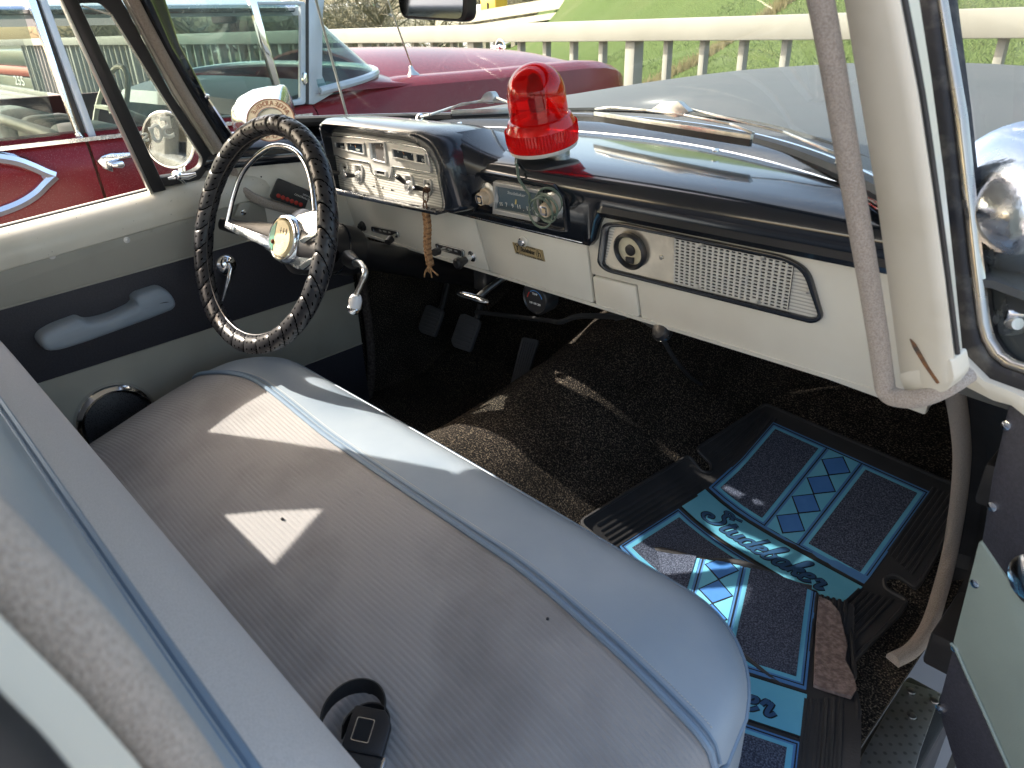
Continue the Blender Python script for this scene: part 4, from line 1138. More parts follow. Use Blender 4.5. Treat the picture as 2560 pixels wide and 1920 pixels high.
c = FD.p(z3(1190, 1185)); k = G().lathe([(.0115, 0), (.0115, .003), (.006, .004), (.0055, .022)], c, FD.n, 20).build('pull_knob', CHROME, car)
G().lathe([(.006, .018), (.0075, .02), (.0085, .03), (.0115, .034), (.012, .042), (.009, .045)], c, FD.n, 22).build('knob_grip', BLACKS, k)
# under the dash
c = at(*z3(1655, 1500), 1, .345)
gg = G().lathe([(.033, .03), (.033, 0), (.030, -.004), (.028, -.001)], c, (0, .97, .05), 32).build('temperature_gauge', BLACKS, car)
G().lathe([(.0285, -.0005), (.0001, -.0005)], c, (0, .97, .05), 30).build('gauge_face', BLACKS, gg)
for s, dz, mt, sz in (('Sunpro', .018, WHITE, .008), ('TEMP', .009, WHITE, .006), ('100 180 280', -.010, WHITE, .006)):
    text('gauge_lettering', s, c + V((0, -.0016, dz)), (1, 0, .0), (0, -.05, 1), sz, mt, gg, .0003)
def arc(a0, a1, r, mt, nm, par):
    G().tube([c + V((r * math.cos(t), -.0018, r * math.sin(t) - .004)) for t in [lerp(a0, a1, k / 10) for k in range(11)]], .0009, 5).build(nm, mt, par)
arc(PI * .95, PI * .75, .02, REDPR, 'gauge_arc', gg); arc(PI * .7, PI * .12, .02, M('blue_print', (.05, .25, .6), .5), 'gauge_arc', gg)
G().bar(c + V((-.02, .02, .03)), c + V((-.02, .02, .06)), .012, .004).build('gauge_bracket', BLACKS, gg)
# brake release handle hanging below the panel
ha, hb_ = at(*z3(1075, 1460), 1, .33), at(*z3(1310, 1530), 1, .33)
hd = G().tube([lerp(ha, hb_, t) for t in (0, .06, .25, .5, .75, .94, 1)], [.002, .006, .0085, .009, .0085, .006, .002], 14).build('brake_handle', CHROME, car)
m_ = lerp(ha, hb_, .62); G().tube([m_, m_ + V((.0, .03, .012)), m_ + V((.0, .09, .03))], .007, 10).build('handle_shaft', STEEL, hd)
G().box(at(*z3(1280, 1330), 1, .38), (.04, .03, .06)).build('handle_bracket', BLACKS, hd, .003)
# knob and cord below the right panel
kc = at(1655, 828, 1, .335)
kb = G().lathe([(.012, -.012), (.0165, -.006), (.0165, .004), (.012, .010), (.004, .012)], kc, (-.1, -.8, .35), 24, lambda i, k: 1 + .05 * (k % 2)).build('heater_knob', BLACKS, car)
G().lathe([(.0172, -.001), (.0172, .002)], kc, (-.1, -.8, .35), 12).build('knob_ring', CHROME, kb)
CABLE = M('grey_cable', (.035, .035, .037), .6)
pts = [at(1655, 845, 1, .36), lerp(at(1700, 915, 1, .40), hit(1700, 915, floor_z), .55)] + [hit(*q, floor_z) + V((0, -.002, .004)) for q in ((1760, 968), (1900, 1015), (2050, 1055), (2200, 1100), (2330, 1140))]
G().tube(catmull(pts, 8), .004, 8).build('cable', CABLE, car)
G().tube(catmull([at(1640, 820, 1, .40), at(1580, 790, 1, .45), at(1540, 798, 1, .5)], 6), .004, 8).build('cable', CABLE, car)
# wiring harness under the dash
G().tube(catmull([at(1190, 780, 1, .6), at(1360, 800, 1, .55), at(1400, 805, 1, .5), at(1450, 790, 1, .5), at(1560, 792, 1, .45)], 6), .006, 8).build('cable', CABLE, car)
# pedals
PED = M('pedal_rubber', (.075, .075, .078), .6, bump=.2, bs=200)
def pedal(q, w, h, nm, slant=0):
    c = at(*q, 1, .56); n = V((.12, -.82, .55)).normalized(); u = V((1, .1, 0)); u = (u - n * u.dot(n)).normalized(); v = n.cross(u)
    if v.z < 0: v = -v
    p = G().solid(rnd([c + u * a + v * b for a, b in ((-w, h * .85), (-w * .7, h), (w * .9, h * .9), (w, h * .6), (w, -h), (-w * .6, -h), (-w, -h * .7))], .008), -n * .012).build(nm, PED, car, .003)
    for k in range(7):
        z = lerp(-.75, .75, k / 6) * h; G().bar(c - u * w * .8 + v * z + n * .001, c + u * w * .8 + v * z + n * .001, .004, .003, n).build('tread_rib', PED, p, .0008)
    G().tube([c - n * .012, c - n * .04 + V((0, .02, .05)), c + V((0, .12, .22)), c + V((0, .14, .35))], .009, 8).build('pedal_arm', BLACKS, p)
pedal((1075, 800), .036, .042, 'clutch_pedal'); pedal((1162, 830), .038, .048, 'brake_pedal')
a, b = at(1325, 842, 1, .70), at(1288, 985, 1, .62)
a = at(1325, 845, 2, .76); b = at(1282, 1000, 2, .62)
n = V((.2, -.7, .6)).normalized(); t = (b - a).normalized(); u = t.cross(n).normalized(); n = u.cross(t)
ac = G().solid(rnd([a - u * .026, a + u * .026, b + u * .020, b - u * .020], .01), n * -.012).build('accelerator_pedal', PED, car, .003)
for k in range(6):
    s = lerp(-.8, .8, k / 5); G().bar(a + u * .022 * s + t * .012, b + u * .017 * s, .0035, .004, n).build('tread_rib', PED, ac, .0008)

# ---- left end of the dash: cream side panel with black cap
FK = Plane((-.675, .10, 1.18), ((.20), -.075, 0), (.075, .20, 0))
def kp(s, z, h=0): return V((lerp(-.69, -.605, s), lerp(.06, .29, s), z)) + FK.n * h
FK.p0 = kp(0, 1.18); 
G().solid([kp(-.15, 1.10), kp(1.2, 1.08), kp(1.2, 1.245), kp(-.1, 1.25), kp(-.2, 1.2)], FK.n * -.01).build('side_panel', CREAM, car, .003)
rows = []
for h, z in ((0, 1.238), (.008, 1.24), (.014, 1.25), (.012, 1.268), (-.004, 1.285), (-.03, 1.298), (-.08, 1.305)):
    rows.append([kp(s / 8 * 1.35 - .1, z, h) for s in range(9)])
G().grid(rows).build('dash_end', BLACKP, car)
for q in ((635, 445), (653, 442), (655, 485), (643, 487)): G().lathe([(.0018, 0), (.0018, .0006)], FK.p(q, .0), FK.n, 8).build('screw_hole', DARK, car)

# ---- steering wheel
WC = V((-.382, -.006, 1.16)); wa, wyw = math.radians(22), math.radians(5)
WN = V((math.sin(wyw) * math.cos(wa), -math.cos(wa) * math.cos(wyw), math.sin(wa)))
WU = WN.cross(V((0, 0, 1))).normalized(); WWv = WU.cross(WN)
if WWv.z < 0: WWv = -WWv
if WU.x > 0: pass
FW = Plane(WC, WN, WU)
def leathermat():
    m, t, b, out = newmat('laced_leather')
    b.inputs['Roughness'].default_value = .34; b.inputs['Specular IOR Level'].default_value = .6
    tc = nd(t, 'UVMap'); sp_ = nd(t, 'SeparateXYZ'); t.links.new(tc.outputs[0], sp_.inputs[0])
    def math_(op, a, b_):
        n = nd(t, 'Math', operation=op)
        for i, q in enumerate((a, b_)):
            if q is None: continue
            if isinstance(q, (int, float)): n.inputs[i].default_value = q
            else: t.links.new(q, n.inputs[i])
        return n.outputs[0]
    U, Vv = sp_.outputs[0], sp_.outputs[1]              # U: wraps along the rim, V: turns round the tube
    s = math_('FRACT', U, None)
    cell_v = math_('FRACT', math_('MULTIPLY', Vv, 9.0), None)
    dv = math_('MULTIPLY', math_('SUBTRACT', cell_v, .5), .30)
    d1 = math_('SUBTRACT', s, .32); d2 = math_('SUBTRACT', s, .68)
    def rad(d): return math_('SQRT', math_('ADD', math_('MULTIPLY', d, d), math_('MULTIPLY', dv, dv)), None)
    dm = math_('MINIMUM', rad(d1), rad(d2))
    gr = math_('MINIMUM', s, math_('SUBTRACT', 1.0, s)); lt = math_('MAXIMUM', math_('LESS_THAN', dm, .052), math_('LESS_THAN', gr, .035))
    tn = nd(t, 'TexCoord'); no = nd(t, 'TexNoise', Scale=60, Detail=4); t.links.new(tn.outputs['Object'], no.inputs['Vector'])
    r = ramp(t, [(.35, (.019, .019, .022)), (.7, (.032, .032, .036))]); t.links.new(no.outputs['Fac'], r.inputs[0])
    mx = nd(t, 'MixRGB'); mx.inputs[2].default_value = (.002, .002, .002, 1); t.links.new(lt, mx.inputs[0]); t.links.new(r.outputs[0], mx.inputs[1]); t.links.new(mx.outputs[0], b.inputs['Base Color'])
    t.links.new(math_('MULTIPLY', math_('SUBTRACT', 1.0, lt), .5), b.inputs['Specular IOR Level'])
    hh = math_('SUBTRACT', math_('MULTIPLY', no.outputs['Fac'], .4), lt)
    bp = nd(t, 'Bump', Strength=.6, Distance=.0015); t.links.new(hh, bp.inputs['Height']); t.links.new(bp.outputs[0], b.inputs['Normal'])
    return m
LEATH = leathermat()
NW, NS, NT = 31, 620, 18
R0, r0 = .2055, .0182
vs, fs, uvs = [], [], []
for i in range(NS):
    a = 2 * PI * i / NS
    cdir = WU * math.cos(a) + WWv * math.sin(a)
    for k in range(NT):
        ph = 2 * PI * k / NT
        s = (NW * i / NS + (.55 * math.sin(ph))) % 1.0
        groove = min(s, 1 - s)
        rr_ = r0 * (1 + .035 * math.sin(s * PI) - .20 * math.exp(-(groove / .04) ** 2) + .02 * math.sin(a * 7 + ph * 2))
        if abs(a - PI / 2 - .05) < .05: rr_ *= 1 + .08 * math.sin((a - PI / 2) * 300)
        vs.append(WC + cdir * (R0 + rr_ * math.cos(ph)) + WN * rr_ * math.sin(ph))
        uvs.append((NW * i / NS + .55 * math.sin(ph), k / NT))
wheel = G(); 
for i in range(NS):
    for k in range(NT):
        j = (i + 1) % NS; l = (k + 1) % NT
        fs.append((i * NT + k, i * NT + l, j * NT + l, j * NT + k))
me = bpy.data.meshes.new('steering_wheel'); O = org(car)
me.from_pydata([tuple(v - O) for v in vs], [], fs)
uvl = me.uv_layers.new(name='UVMap')
for p in me.polygons:
    ks = [v % NT for v in p.vertices]; is_ = [v // NT for v in p.vertices]
    for li, v in zip(p.loop_indices, p.vertices):
        u_, v_ = uvs[v]
        i, k = v // NT, v % NT
        if max(is_) - min(is_) > 2 and i == 0: u_ += NW
        if max(ks) - min(ks) > 2 and k == 0: v_ += 1
        uvl.data[li].uv = (u_, v_)
me.polygons.foreach_set('use_smooth', [True] * len(me.polygons)); me.materials.append(LEATH)
wheel = bpy.data.objects.new('steering_wheel', me); COL.objects.link(wheel); wheel.parent = car
G().tube([V((0, 0, 0)) + WC + (WU * math.cos(a) + WWv * math.sin(a)) * (R0 - r0 * .99) + WN * .002 for a in [2 * PI * k / 90 for k in range(90)]], .0016, 5, closed=True).build('lacing', BLACKS, wheel)
# hub and spokes lie deeper than the rim
HC = on(728, 600, WC - WN * .055, WN)
FH = Plane(HC, WN, WU); FM = Plane(WC - WN * .028, WN, WU)
HN = WN
G().lathe([(.062, -.045), (.064, -.02), (.052, -.006), (.045, 0)], HC, HN, 36).build('hub', BLACKS, wheel)
def hp(q, h): return on(q[0], q[1], HC + HN * h, HN)
# chrome boss plate with two arms
boss = [zw(*q) for q in ((500, 905), (515, 880), (600, 860), (700, 730), (800, 700), (900, 690), (905, 1010), (800, 1062), (700, 1058), (620, 1010), (500, 935))]
G().solid(rnd([hp(q, .004) for q in boss], .006), HN * .005).build('boss_plate', CHROMED, wheel, .002)
G().lathe([(.047, .004), (.047, .014), (.043, .020), (.040, .0205), (.038, .018), (.0365, .012)], HC + HN * .002, HN, 40, capb=False).build('hub_ring', CHROME, wheel)
CREAMM = M('medallion_cream', (.60, .52, .30), .4, col2=(.50, .42, .24), ns=60, bump=.4, bs=500)
md = G().lathe([(.0345, .010), (.0345, .022), (.033, .024), (.0005, .0255)], HC + HN * .002, HN, 40).build('medallion', CREAMM, wheel)
G().solid([HC + HN * .0262 + WU * .0318 * math.cos(a) * (-1 if WU.x > 0 else 1) * 1.0 + WWv * .0318 * math.sin(a) for a in [lerp(-1.05, 1.05, k / 12) for k in range(13)]], HN * .001).build('green_field', M('medallion_green', (.06, .22, .15), .4), md)
sgn = 1 if WU.x > 0 else -1
for k in range(3):
    c = HC + HN * .027 + WU * sgn * (.002 + .009 * k) + WWv * .014
    G().bar(c - WWv * .006, c + WWv * .006, .0012, .0006, HN).bar(c - WU * .003, c + WU * .003, .001, .0006, HN).build('emblem', INK, md)
for k in range(7):
    c = HC + HN * .0268 + WU * sgn * .006 + WWv * (-.004 - .0034 * k)
    G().bar(c - WU * .014, c + WU * .014, .0004, .0003, HN).build('engraved_line', STEEL, md)
G().ball(HC + HN * .027 - WU * sgn * .018 - WWv * .010, .0045, 10).build('rust_spot', M('rust', (.16, .05, .02), .9), md)
def FMp(q): return FM.p(zw(*q))
# horn ring and its two arms
hr_ = [FMp(q) for q in ((262, 790), (272, 740), (300, 620), (350, 480), (420, 390), (500, 325), (565, 303), (640, 315), (700, 355), (745, 420), (772, 500), (790, 600), (800, 700))]
G().tube(catmull(hr_, 6), .0052, 10).build('horn_ring', CHROME, wheel)
def fq(q, d): return on(*zw(*q), WC - WN * d, WN)
for tri in (((243, 800, .004), (252, 765, .004), (300, 783, .008), (300, 832, .010)), ((300, 783, .008), (520, 862, .030), (520, 935, .032), (300, 832, .010)), ((520, 862, .030), (610, 905, .040), (620, 970, .042), (520, 935, .032))):
    G().solid([fq((a, b), d) for a, b, d in tri], WN * -.006).build('horn_arm', CHROMED, wheel, .001)
G().solid(rnd([FMp(q) for q in ((700, 880), (800, 820), (905, 780), (905, 800), (800, 850), (720, 900))], .002), WN * -.005).build('horn_arm', CHROME, wheel, .0015)
G().solid(rnd([FMp(q) for q in ((700, 1035), (800, 970), (905, 910), (905, 940), (800, 1000), (720, 1060))], .002), WN * -.005).build('horn_arm', CHROME, wheel, .0015)
# black spokes from hub to rim
def spoke(s):
    a = HC + HN * .002; b = WC + WU * s * (R0 - .008) - WN * .03
    m1 = lerp(a, b, .35) ; 
    g = G(); P = [(a, .036, .016), (m1, .026, .012), (lerp(a, b, .7), .017, .010), (b, .014, .012)]
    rows = []
    for p, w_, h_ in P:
        rows.append([p + WWv * w_ * math.cos(t) * .9 + WN * h_ * .6 * math.sin(t) for t in [2 * PI * k / 12 for k in range(12)]])
    g.grid(rows, cu=True).build('spoke', BLACKS, wheel)
spoke(1); spoke(-1)
# column
ca = HC - HN * .03; cb = HC - HN * .145; cc_ = HC - HN * .62
col = G().tube([ca, HC - HN * .05, cb, HC - HN * .15, HC - HN * .18, cc_], [.05, .053, .051, .049, .031, .031], 28).build('steering_column', BLACKS, car)
G().lathe([(.0535, 0), (.0535, .004)], HC - HN * .10, -HN, 30).build('column_ring', BLACKP, col)
# gear lever
gl = [at(*z3(*q), 1, y) for q, y in (((300, 1230), .105), ((330, 1235), .10), ((365, 1250), .095), ((393, 1310), .085), ((370, 1380), .08), ((330, 1470), .075))]
gv = G().tube(catmull(gl, 5), [.0068] * 10 + [.006] * 10 + [.0052] * 6, 12).build('gear_lever', STEEL, car)
G().tube([at(*z3(270, 1200), 1, .12), gl[0], gl[1]], [.016, .014, .009], 14).build('lever_boot', BLACKS, gv)
kd = (at(*z3(308, 1600), 1, .07) - gl[-1]); ke = gl[-1]
WKN = M('white_knob', (.75, .76, .78), .2, coat=.5)
G().tube([ke, ke + kd * .08, ke + kd * .3, ke + kd * .6, ke + kd * .68], [.007, .0095, .0122, .0122, .0115], 20).build('lever_knob', WKN, gv)
G().tube([ke + kd * .66, ke + kd * .70, ke + kd * .9, ke + kd * 1.0], [.0118, .0132, .0132, .0105], 20).build('knob_ferrule', CHROME, gv)
G().lathe([(.0085, 0), (.0065, .0012), (.003, .0008), (.0005, .002)], ke + kd * 1.0, kd, 18).build('knob_center', CHROMED, gv)
# bracket and plate beside the column on the left
bp_ = G().solid(rnd([at(*zw(*q), 0, -.655) for q in ((335, 650), (400, 645), (385, 735), (300, 735))], .006), (.006, 0, 0)).build('hinge_plate', PALE, car, .001)
G().lathe([(.007, 0), (.006, .003), (.002, .004)], at(*zw(360, 710), 0, -.649), (1, 0, 0), 12).build('screw', CHROME, bp_)

# ================================================================== driver door (closed)
dd = empty_part = None
def zA(y): return 1.176 + .092 * y
def z_1(y): return 1.0765 + .055 * y
def z_2(y): return .905 + .033 * y
def z_3(y): return .735 + .03 * y
XD0 = -.668
def dslab(nm, y0, y1, lo, hi, mat, par, x=XD0, d=.008, bev=.003, r1=0):
    P = [V((x, y0, lo(y0))), V((x, y1, lo(y1))), V((x, y1, hi(y1))), V((x, y0, hi(y0)))]
    P = rnd(P, [.002, r1 or .002, .03 if r1 else .002, .002])
    return G().solid(P, (d, 0, 0)).build(nm, mat, par, bev)
door = G().box((-.735, -.05, .85), (.12, .80, .66)).build('driver_door', CREAM, car, .01)
dslab('upper_trim', -.78, .24, z_1, zA, PALE, door, r1=.03)
dslab('dark_trim', -.78, .345, lambda y: z_2(y) + .001, lambda y: z_1(y) - .001, DARKT, door)
dslab('lower_trim', -.78, .345, lambda y: z_3(y) + .001, lambda y: z_2(y) - .001, PALE, door)
dslab('kick_trim', -.78, .345, lambda y: .55, lambda y: z_3(y) - .001, DARKT, door)
for zf, w in ((z_1, .002), (z_2, .002), (z_3, .002)):
    G().tube([V((XD0 + .009, y, zf(y))) for y in (-.78, .345)], .0016, 6).build('trim_welt', PALE, door)
# cream sill roll with the window slot
rows = []
for dx, dz in ((.006, -.032), (.012, -.028), (.015, -.012), (.012, .004), (.004, .018), (-.010, .030), (-.028, .036), (-.036, .034), (-.037, .02)):
    rows.append([V((XD0 + dx, y, zA(y) + .012 + dz)) for y in [-.78 + .05 * k for k in range(22)]])
G().grid(rows).build('window_sill', CREAMC, door, thick=.003)
G().bar((XD0 - .043, -.78, zA(-.78) + .044), (XD0 - .043, -.075, zA(-.075) + .044), .010, .010).build('window_felt', BLACKR, door)
G().grid([[V((XD0 + dx, y, zA(y) + .012 + dz)) for y in (-.78, .27)] for dx, dz in ((-.050, .035), (-.07, .034), (-.095, .02), (-.11, -.03), (-.115, -.12))]).build('outer_sill', CREAMW, door, thick=.003)
for q in ((130, 640), (317, 600), (382, 578), (470, 556)):
    s_ = G().lathe([(.0062, 0), (.0062, .0006), (.0036, .0008), (.0034, .0018), (.001, .0022)], on(q[0], q[1], V((XD0 + .008, 0, 0)), V((1, 0, 0))), (1, 0, 0), 16).build('screw', CHR2 if q[0] in (130, 317) else PALE, door)
# armrest
FA = Plane((XD0 + .008, 0, 0), (1, 0, 0), (0, 1, 0))
zd = lambda x, y: (x / 2.439, 480 + y / 2.439)
ar = [zd(*q) for q in ((205, 880), (225, 845), (300, 800), (455, 743), (498, 765), (560, 760), (650, 735), (770, 680), (795, 655), (785, 630), (810, 605), (940, 563), (985, 575), (1025, 625), (1035, 670), (1010, 700), (900, 745), (700, 815), (500, 890), (330, 940), (240, 940))]
n_ = len(ar)
base = rnd([FA.p(q) for q in ar], .012, 4)
cen = V((0, 0, 0))
for p in base: cen += p
cen /= len(base)
spine = catmull([FA.p(zd(*q)) for q in ((262, 888), (330, 868), (480, 815), (640, 770), (780, 715), (860, 668), (950, 640), (985, 640))], 8)
rows = []
for h, k in ((0, 0), (.020, 0), (.033, .06), (.041, .18), (.0455, .38), (.047, .65), (.0475, 1)):
    rows.append([lerp(p, min(spine, key=lambda q: (q - p).length), k) + V((h, 0, 0)) for p in base])
gA = G().grid(rows, cu=True)
gA.build('armrest', VINB, door, ang=50)
# window crank
c = on(565, 662, V((XD0 + .008, 0, 0)), V((1, 0, 0)))
ck_ = G().lathe([(.026, 0), (.026, .004), (.020, .012), (.010, .017), (.002, .018)], c, (1, 0, 0), 28).build('window_crank', CHROME, door)
tipc = on(556, 752, V((XD0 + .03, 0, 0)), V((1, 0, 0)))
c2_ = c + V((.016, 0, .004)); 
G().tube([c2_, c2_ + V((.012, -.002, -.008)), lerp(c2_, tipc, .35) + V((.012, 0, 0)), lerp(c2_, tipc, .7) + V((.006, 0, 0)), tipc], [.006, .0068, .006, .0045, .0025], 12).build('crank_arm', CHROME, ck_)
# speaker
c = on(290, 1045, V((XD0 + .006, 0, 0)), V((1, 0, 0)))
spk = G().lathe([(.082, 0), (.082, .004), (.078, .014), (.070, .019), (.064, .015), (.063, .006)], c, (1, 0, 0), 44, capb=False).build('door_speaker', CHROME, door)
MESH = M('speaker_mesh', (.02, .02, .022), .45)
tm = MESH.node_tree; tb = tm.nodes['Principled BSDF']; tcx = nd(tm, 'TexCoord'); vo = nd(tm, 'TexVoronoi', Scale=330); tm.links.new(tcx.outputs['Object'], vo.inputs['Vector'])
rr2 = ramp(tm, [(.25, (.002, .002, .002)), (.4, (.05, .05, .055))]); tm.links.new(vo.outputs['Distance'], rr2.inputs[0]); tm.links.new(rr2.outputs[0], tb.inputs['Base Color'])
G().lathe([(.0635, .006), (.045, .010), (.02, .013), (.0005, .0135)], c, (1, 0, 0), 40).build('speaker_mesh', MESH, spk)
# vent window at the front of the door
FV = Plane((-.70, 0, 1.21), (.986, 0, -.164), (0, 1, 0))
def vp(q, h=0): return FV.p(z1(*q), h)
inn = [(575, 22), (735, 18), (800, 75), (1180, 680), (1490, 1160), (1480, 1228), (1415, 1272), (1150, 1312)]
out = [(515, -40), (870, -40), (900, 10), (1260, 690), (1562, 1140), (1560, 1200), (1470, 1330), (1115, 1395)]
vent = G().ring(rnd([vp(q, -.012) for q in out], .008), rnd([vp(q, -.012) for q in inn], [.004, .01, .015, .02, .02, .015, .012, .004]), FV.n * .02).build('vent_window', BLACKR, door, .003)
G().solid(rnd([vp(q, -.004) for q in inn], [.004, .01, .015, .02, .02, .015, .012, .004]), FV.n * .004).build('vent_glass', VENTG, vent)
G().solid([vp(q, -.014) for q in ((253, -400), (378, -400), (1210, 1385), (1225, 1405), (1130, 1425), (1105, 1400))], FV.n * .03).build('division_bar', BLACKS, door, .005)
G().solid([vp(q, .004) for q in ((238, -400), (256, -400), (1118, 1425), (1095, 1430))], FV.n * .014).build('bar_channel', STEEL, door, .001)
G().tube([vp(q, .006) for q in ((600, 40), (820, 110), (1000, 400), (1180, 690), (1480, 1160))], .0016, 6).build('beaded_edge', CREAM, vent)
# latch
l0 = vp((1300, 1290), .006)
lt = G().lathe([(.009, 0), (.010, .012), (.007, .02), (.003, .022)], l0 - FV.n * .004, FV.n, 18).build('vent_latch', CHROME, vent)
G().tube([l0 + FV.n * .012, l0 + FV.n * .02 + V((0, .015, .0)), on(*z1(1455, 1290), l0 + FV.n * .028, FV.n)], [.005, .0065, .0035], 12).build('latch_lever', CHROME, lt)
G().tube([l0 + FV.n * .004 + V((0, -.02, -.004)), l0 + FV.n * .01, l0 + FV.n * .004 + V((0, .012, -.02))], [.003, .006, .003], 10).build('latch_base', CHROME, lt)
# lettering painted on the vent glass, seen from behind
for s, x, y, sz in (('5', 1245, 960, .060), ('0', 1170, 1000, .052), ("'s", 1098, 1010, .036)):
    text('window_lettering', s, vp((x, y), -.006), FV.u * -1 if FV.u.y > 0 else FV.u, FV.w, sz, WHITE, vent, .0004, bold=.02)
# door jamb strip, knit windlace and black garnish of the left windshield pillar
def strip(nm, a, b, h0, h1, mat, bev=.003):
    P = [vp(q, h0) for q in a] + [vp(q, h0) for q in reversed(b)]
    g = G(); n = len(a)
    for i in range(n - 1):
        g.solid([vp(a[i], h0), vp(a[i + 1], h0), vp(b[i + 1], h0), vp(b[i], h0)], FV.n * (h1 - h0))
    return g.build(nm, mat, car, bev)
rows = [[vp(q, h) for q in [lerp(V(a), V(b), t).to_tuple() for a, b in zip(((666, -400), (905, 0), (1270, 690), (1590, 1190), (1620, 1420)), ((746, -400), (980, 0), (1330, 640), (1640, 1120), (1690, 1400)))]] for t, h in ((0, .0), (.1, .008), (.9, .008), (1, 0))]
G().grid(rows).build('door_jamb', CREAMW, car, ang=60)
wl_pts = [vp(q, .016) for q in ((751, -400), (970, 10), (1120, 290), (1300, 610), (1480, 900), (1640, 1150), (1720, 1290))]
wl_pts += [on(q[0], q[1], kp(.2, 1.15, .012), FK.n) for q in ((612, 478), (650, 502), (700, 518), (760, 535))]
G().tube(catmull(wl_pts, 6), .0105, 12).build('windlace', LACE, car)
G().tube(catmull([at(*q, 0, -.675) for q in ((890, 640), (905, 700), (918, 790), (928, 900), (925, 970), (918, 1000))], 5), .012, 10).build('windlace', LACED, car)
rows = [[vp(lerp(V(a), V(b), t).to_tuple(), h) for a, b in zip(((776, -400), (1000, 0), (1180, 350), (1390, 710), (1620, 1060), (1740, 1240)), ((1070, -400), (1225, 0), (1330, 330), (1530, 700), (1715, 980), (1830, 1140)))] for t, h in ((0, .0), (.08, .02), (.35, .028), (.6, .012), (.8, .014), (1, .0))]
gp_ = G().grid(rows).build('pillar_garnish', BLACKP, car, ang=70)
G().lathe([(.006, 0), (.005, .002), (.002, .003)], vp((1503, 700), .02), FV.n, 12).build('screw', CHROME, gp_)

# outside mirror seen through the vent glass
mc = at(421, 350, 0, -.87); mn = V((.62, -.78, .05)).normalized()
mr_ = G().lathe([(.020, -.045), (.045, -.03), (.062, -.008), (.064, .0), (.062, .003), (.058, .003)], mc, mn, 40, capb=False).build('door_mirror', CHROME, door)
G().lathe([(.0585, .0015), (.0001, .0015)], mc, mn, 40).build('mirror_glass', MIR, mr_)
G().tube([mc - mn * .03 - V((0, 0, .04)), mc - V((.02, -.02, .10)), V((-.79, mc.y + .03, 1.205))], [.010, .008, .014], 10).build('mirror_arm', CHROME, mr_)

# chrome spotlights on both sides of the windshield
def spotlight(c, axis, r):
    sp_ = G().lathe([(.002, -1.25 * r), (.35 * r, -1.18 * r), (.68 * r, -.92 * r), (.88 * r, -.5 * r), (.98 * r, -.05 * r), (r, .25 * r), (1.03 * r, .3 * r), (1.03 * r, .42 * r), (.95 * r, .48 * r)], c, axis, 40).build('spotlight', CHROMED, car)
    G().lathe([(.95 * r, .47 * r), (.7 * r, .58 * r), (.01, .66 * r)], c, axis, 32).build('lens', CARGL, sp_)
    return sp_
spl = spotlight(at(683, 300, 1, .30), V((.62, .78, -.05)), .080)
c = at(683, 300, 1, .30)
G().tube([c - V((0, 0, .06)), c - V((-.03, .06, .10)), V((-.70, .17, 1.24))], [.018, .014, .012], 12).build('spotlight_arm', CHROME, spl)
spr = spotlight(at(2562, 505, 1, .33), V((-.35, .9, .12)), .074)
c = at(2562, 505, 1, .33)
G().tube([c - V((0, 0, .06)), c - V((.01, .03, .12)), at(2545, 810, 1, .24)], [.014, .012, .006], 14).build('spotlight_arm', CHR2, spr)
G().box(at(2538, 790, 1, .26), (.028, .03, .034), Matrix.Rotation(.5, 3, 'Z') @ Matrix.Rotation(.4, 3, 'X')).build('arm_bracket', CHROMED, spr, .006)
# club sticker on the windshield in front of the spotlight, read from behind
STK = M('sticker_cream', (.58, .50, .36), .6); STR = M('sticker_brown', (.25, .10, .05), .6)
sx_ = at(675, 302, 1, .262)
sc = at(676, 300, 0, -.56)
sn = (CAM - sc); sn = V((.55, -.75, .35)).normalized()
su = V((.81, .59, 0)); su = (su - sn * su.dot(sn)).normalized(); sw_ = sn.cross(su)
if sw_.z < 0: sw_ = -sw_
def disc(r0_, r1_, nm, mt, h, par):
    A = [sc + su * r1_ * math.cos(t) + sw_ * r1_ * .8 * math.sin(t) + sn * h for t in [2 * PI * k / 40 for k in range(40)]]
    if r0_: return G().ring(A, [sc + su * r0_ * math.cos(t) + sw_ * r0_ * .8 * math.sin(t) + sn * h for t in [2 * PI * k / 40 for k in range(40)]], sn * .0004).build(nm, mt, par)
    return G().solid(A, sn * .0004).build(nm, mt, par)
stk = disc(.032, .053, 'windshield_sticker', STK, 0, car)
disc(.0515, .054, 'sticker_edge', STR, .0003, stk); disc(.031, .0325, 'sticker_edge', STR, .0003, stk)
disc(0, .031, 'sticker_center', M('sticker_pale', (.45, .47, .40), .6), -.0005, stk)
for word, a0, sg in (('ANTIQUE AUTOMOBILE', PI / 2, 1), ('CLUB OF AMERICA', -PI / 2, -1)):
    n_ = len(word)
    for i, ch in enumerate(word):
        if ch == ' ': continue
        off = (i - (n_ - 1) / 2) * .128
        # mirrored: reads from outside the car
        t = a0 + off * sg
        rad = su * math.cos(t) + sw_ * .8 * math.sin(t); tan = (su * -math.sin(t) + sw_ * .8 * math.cos(t)) * sg
        text('sticker_lettering', ch, sc + rad * .0415 + sn * .0006, tan, rad * sg, .0135, STR, stk, .0002)

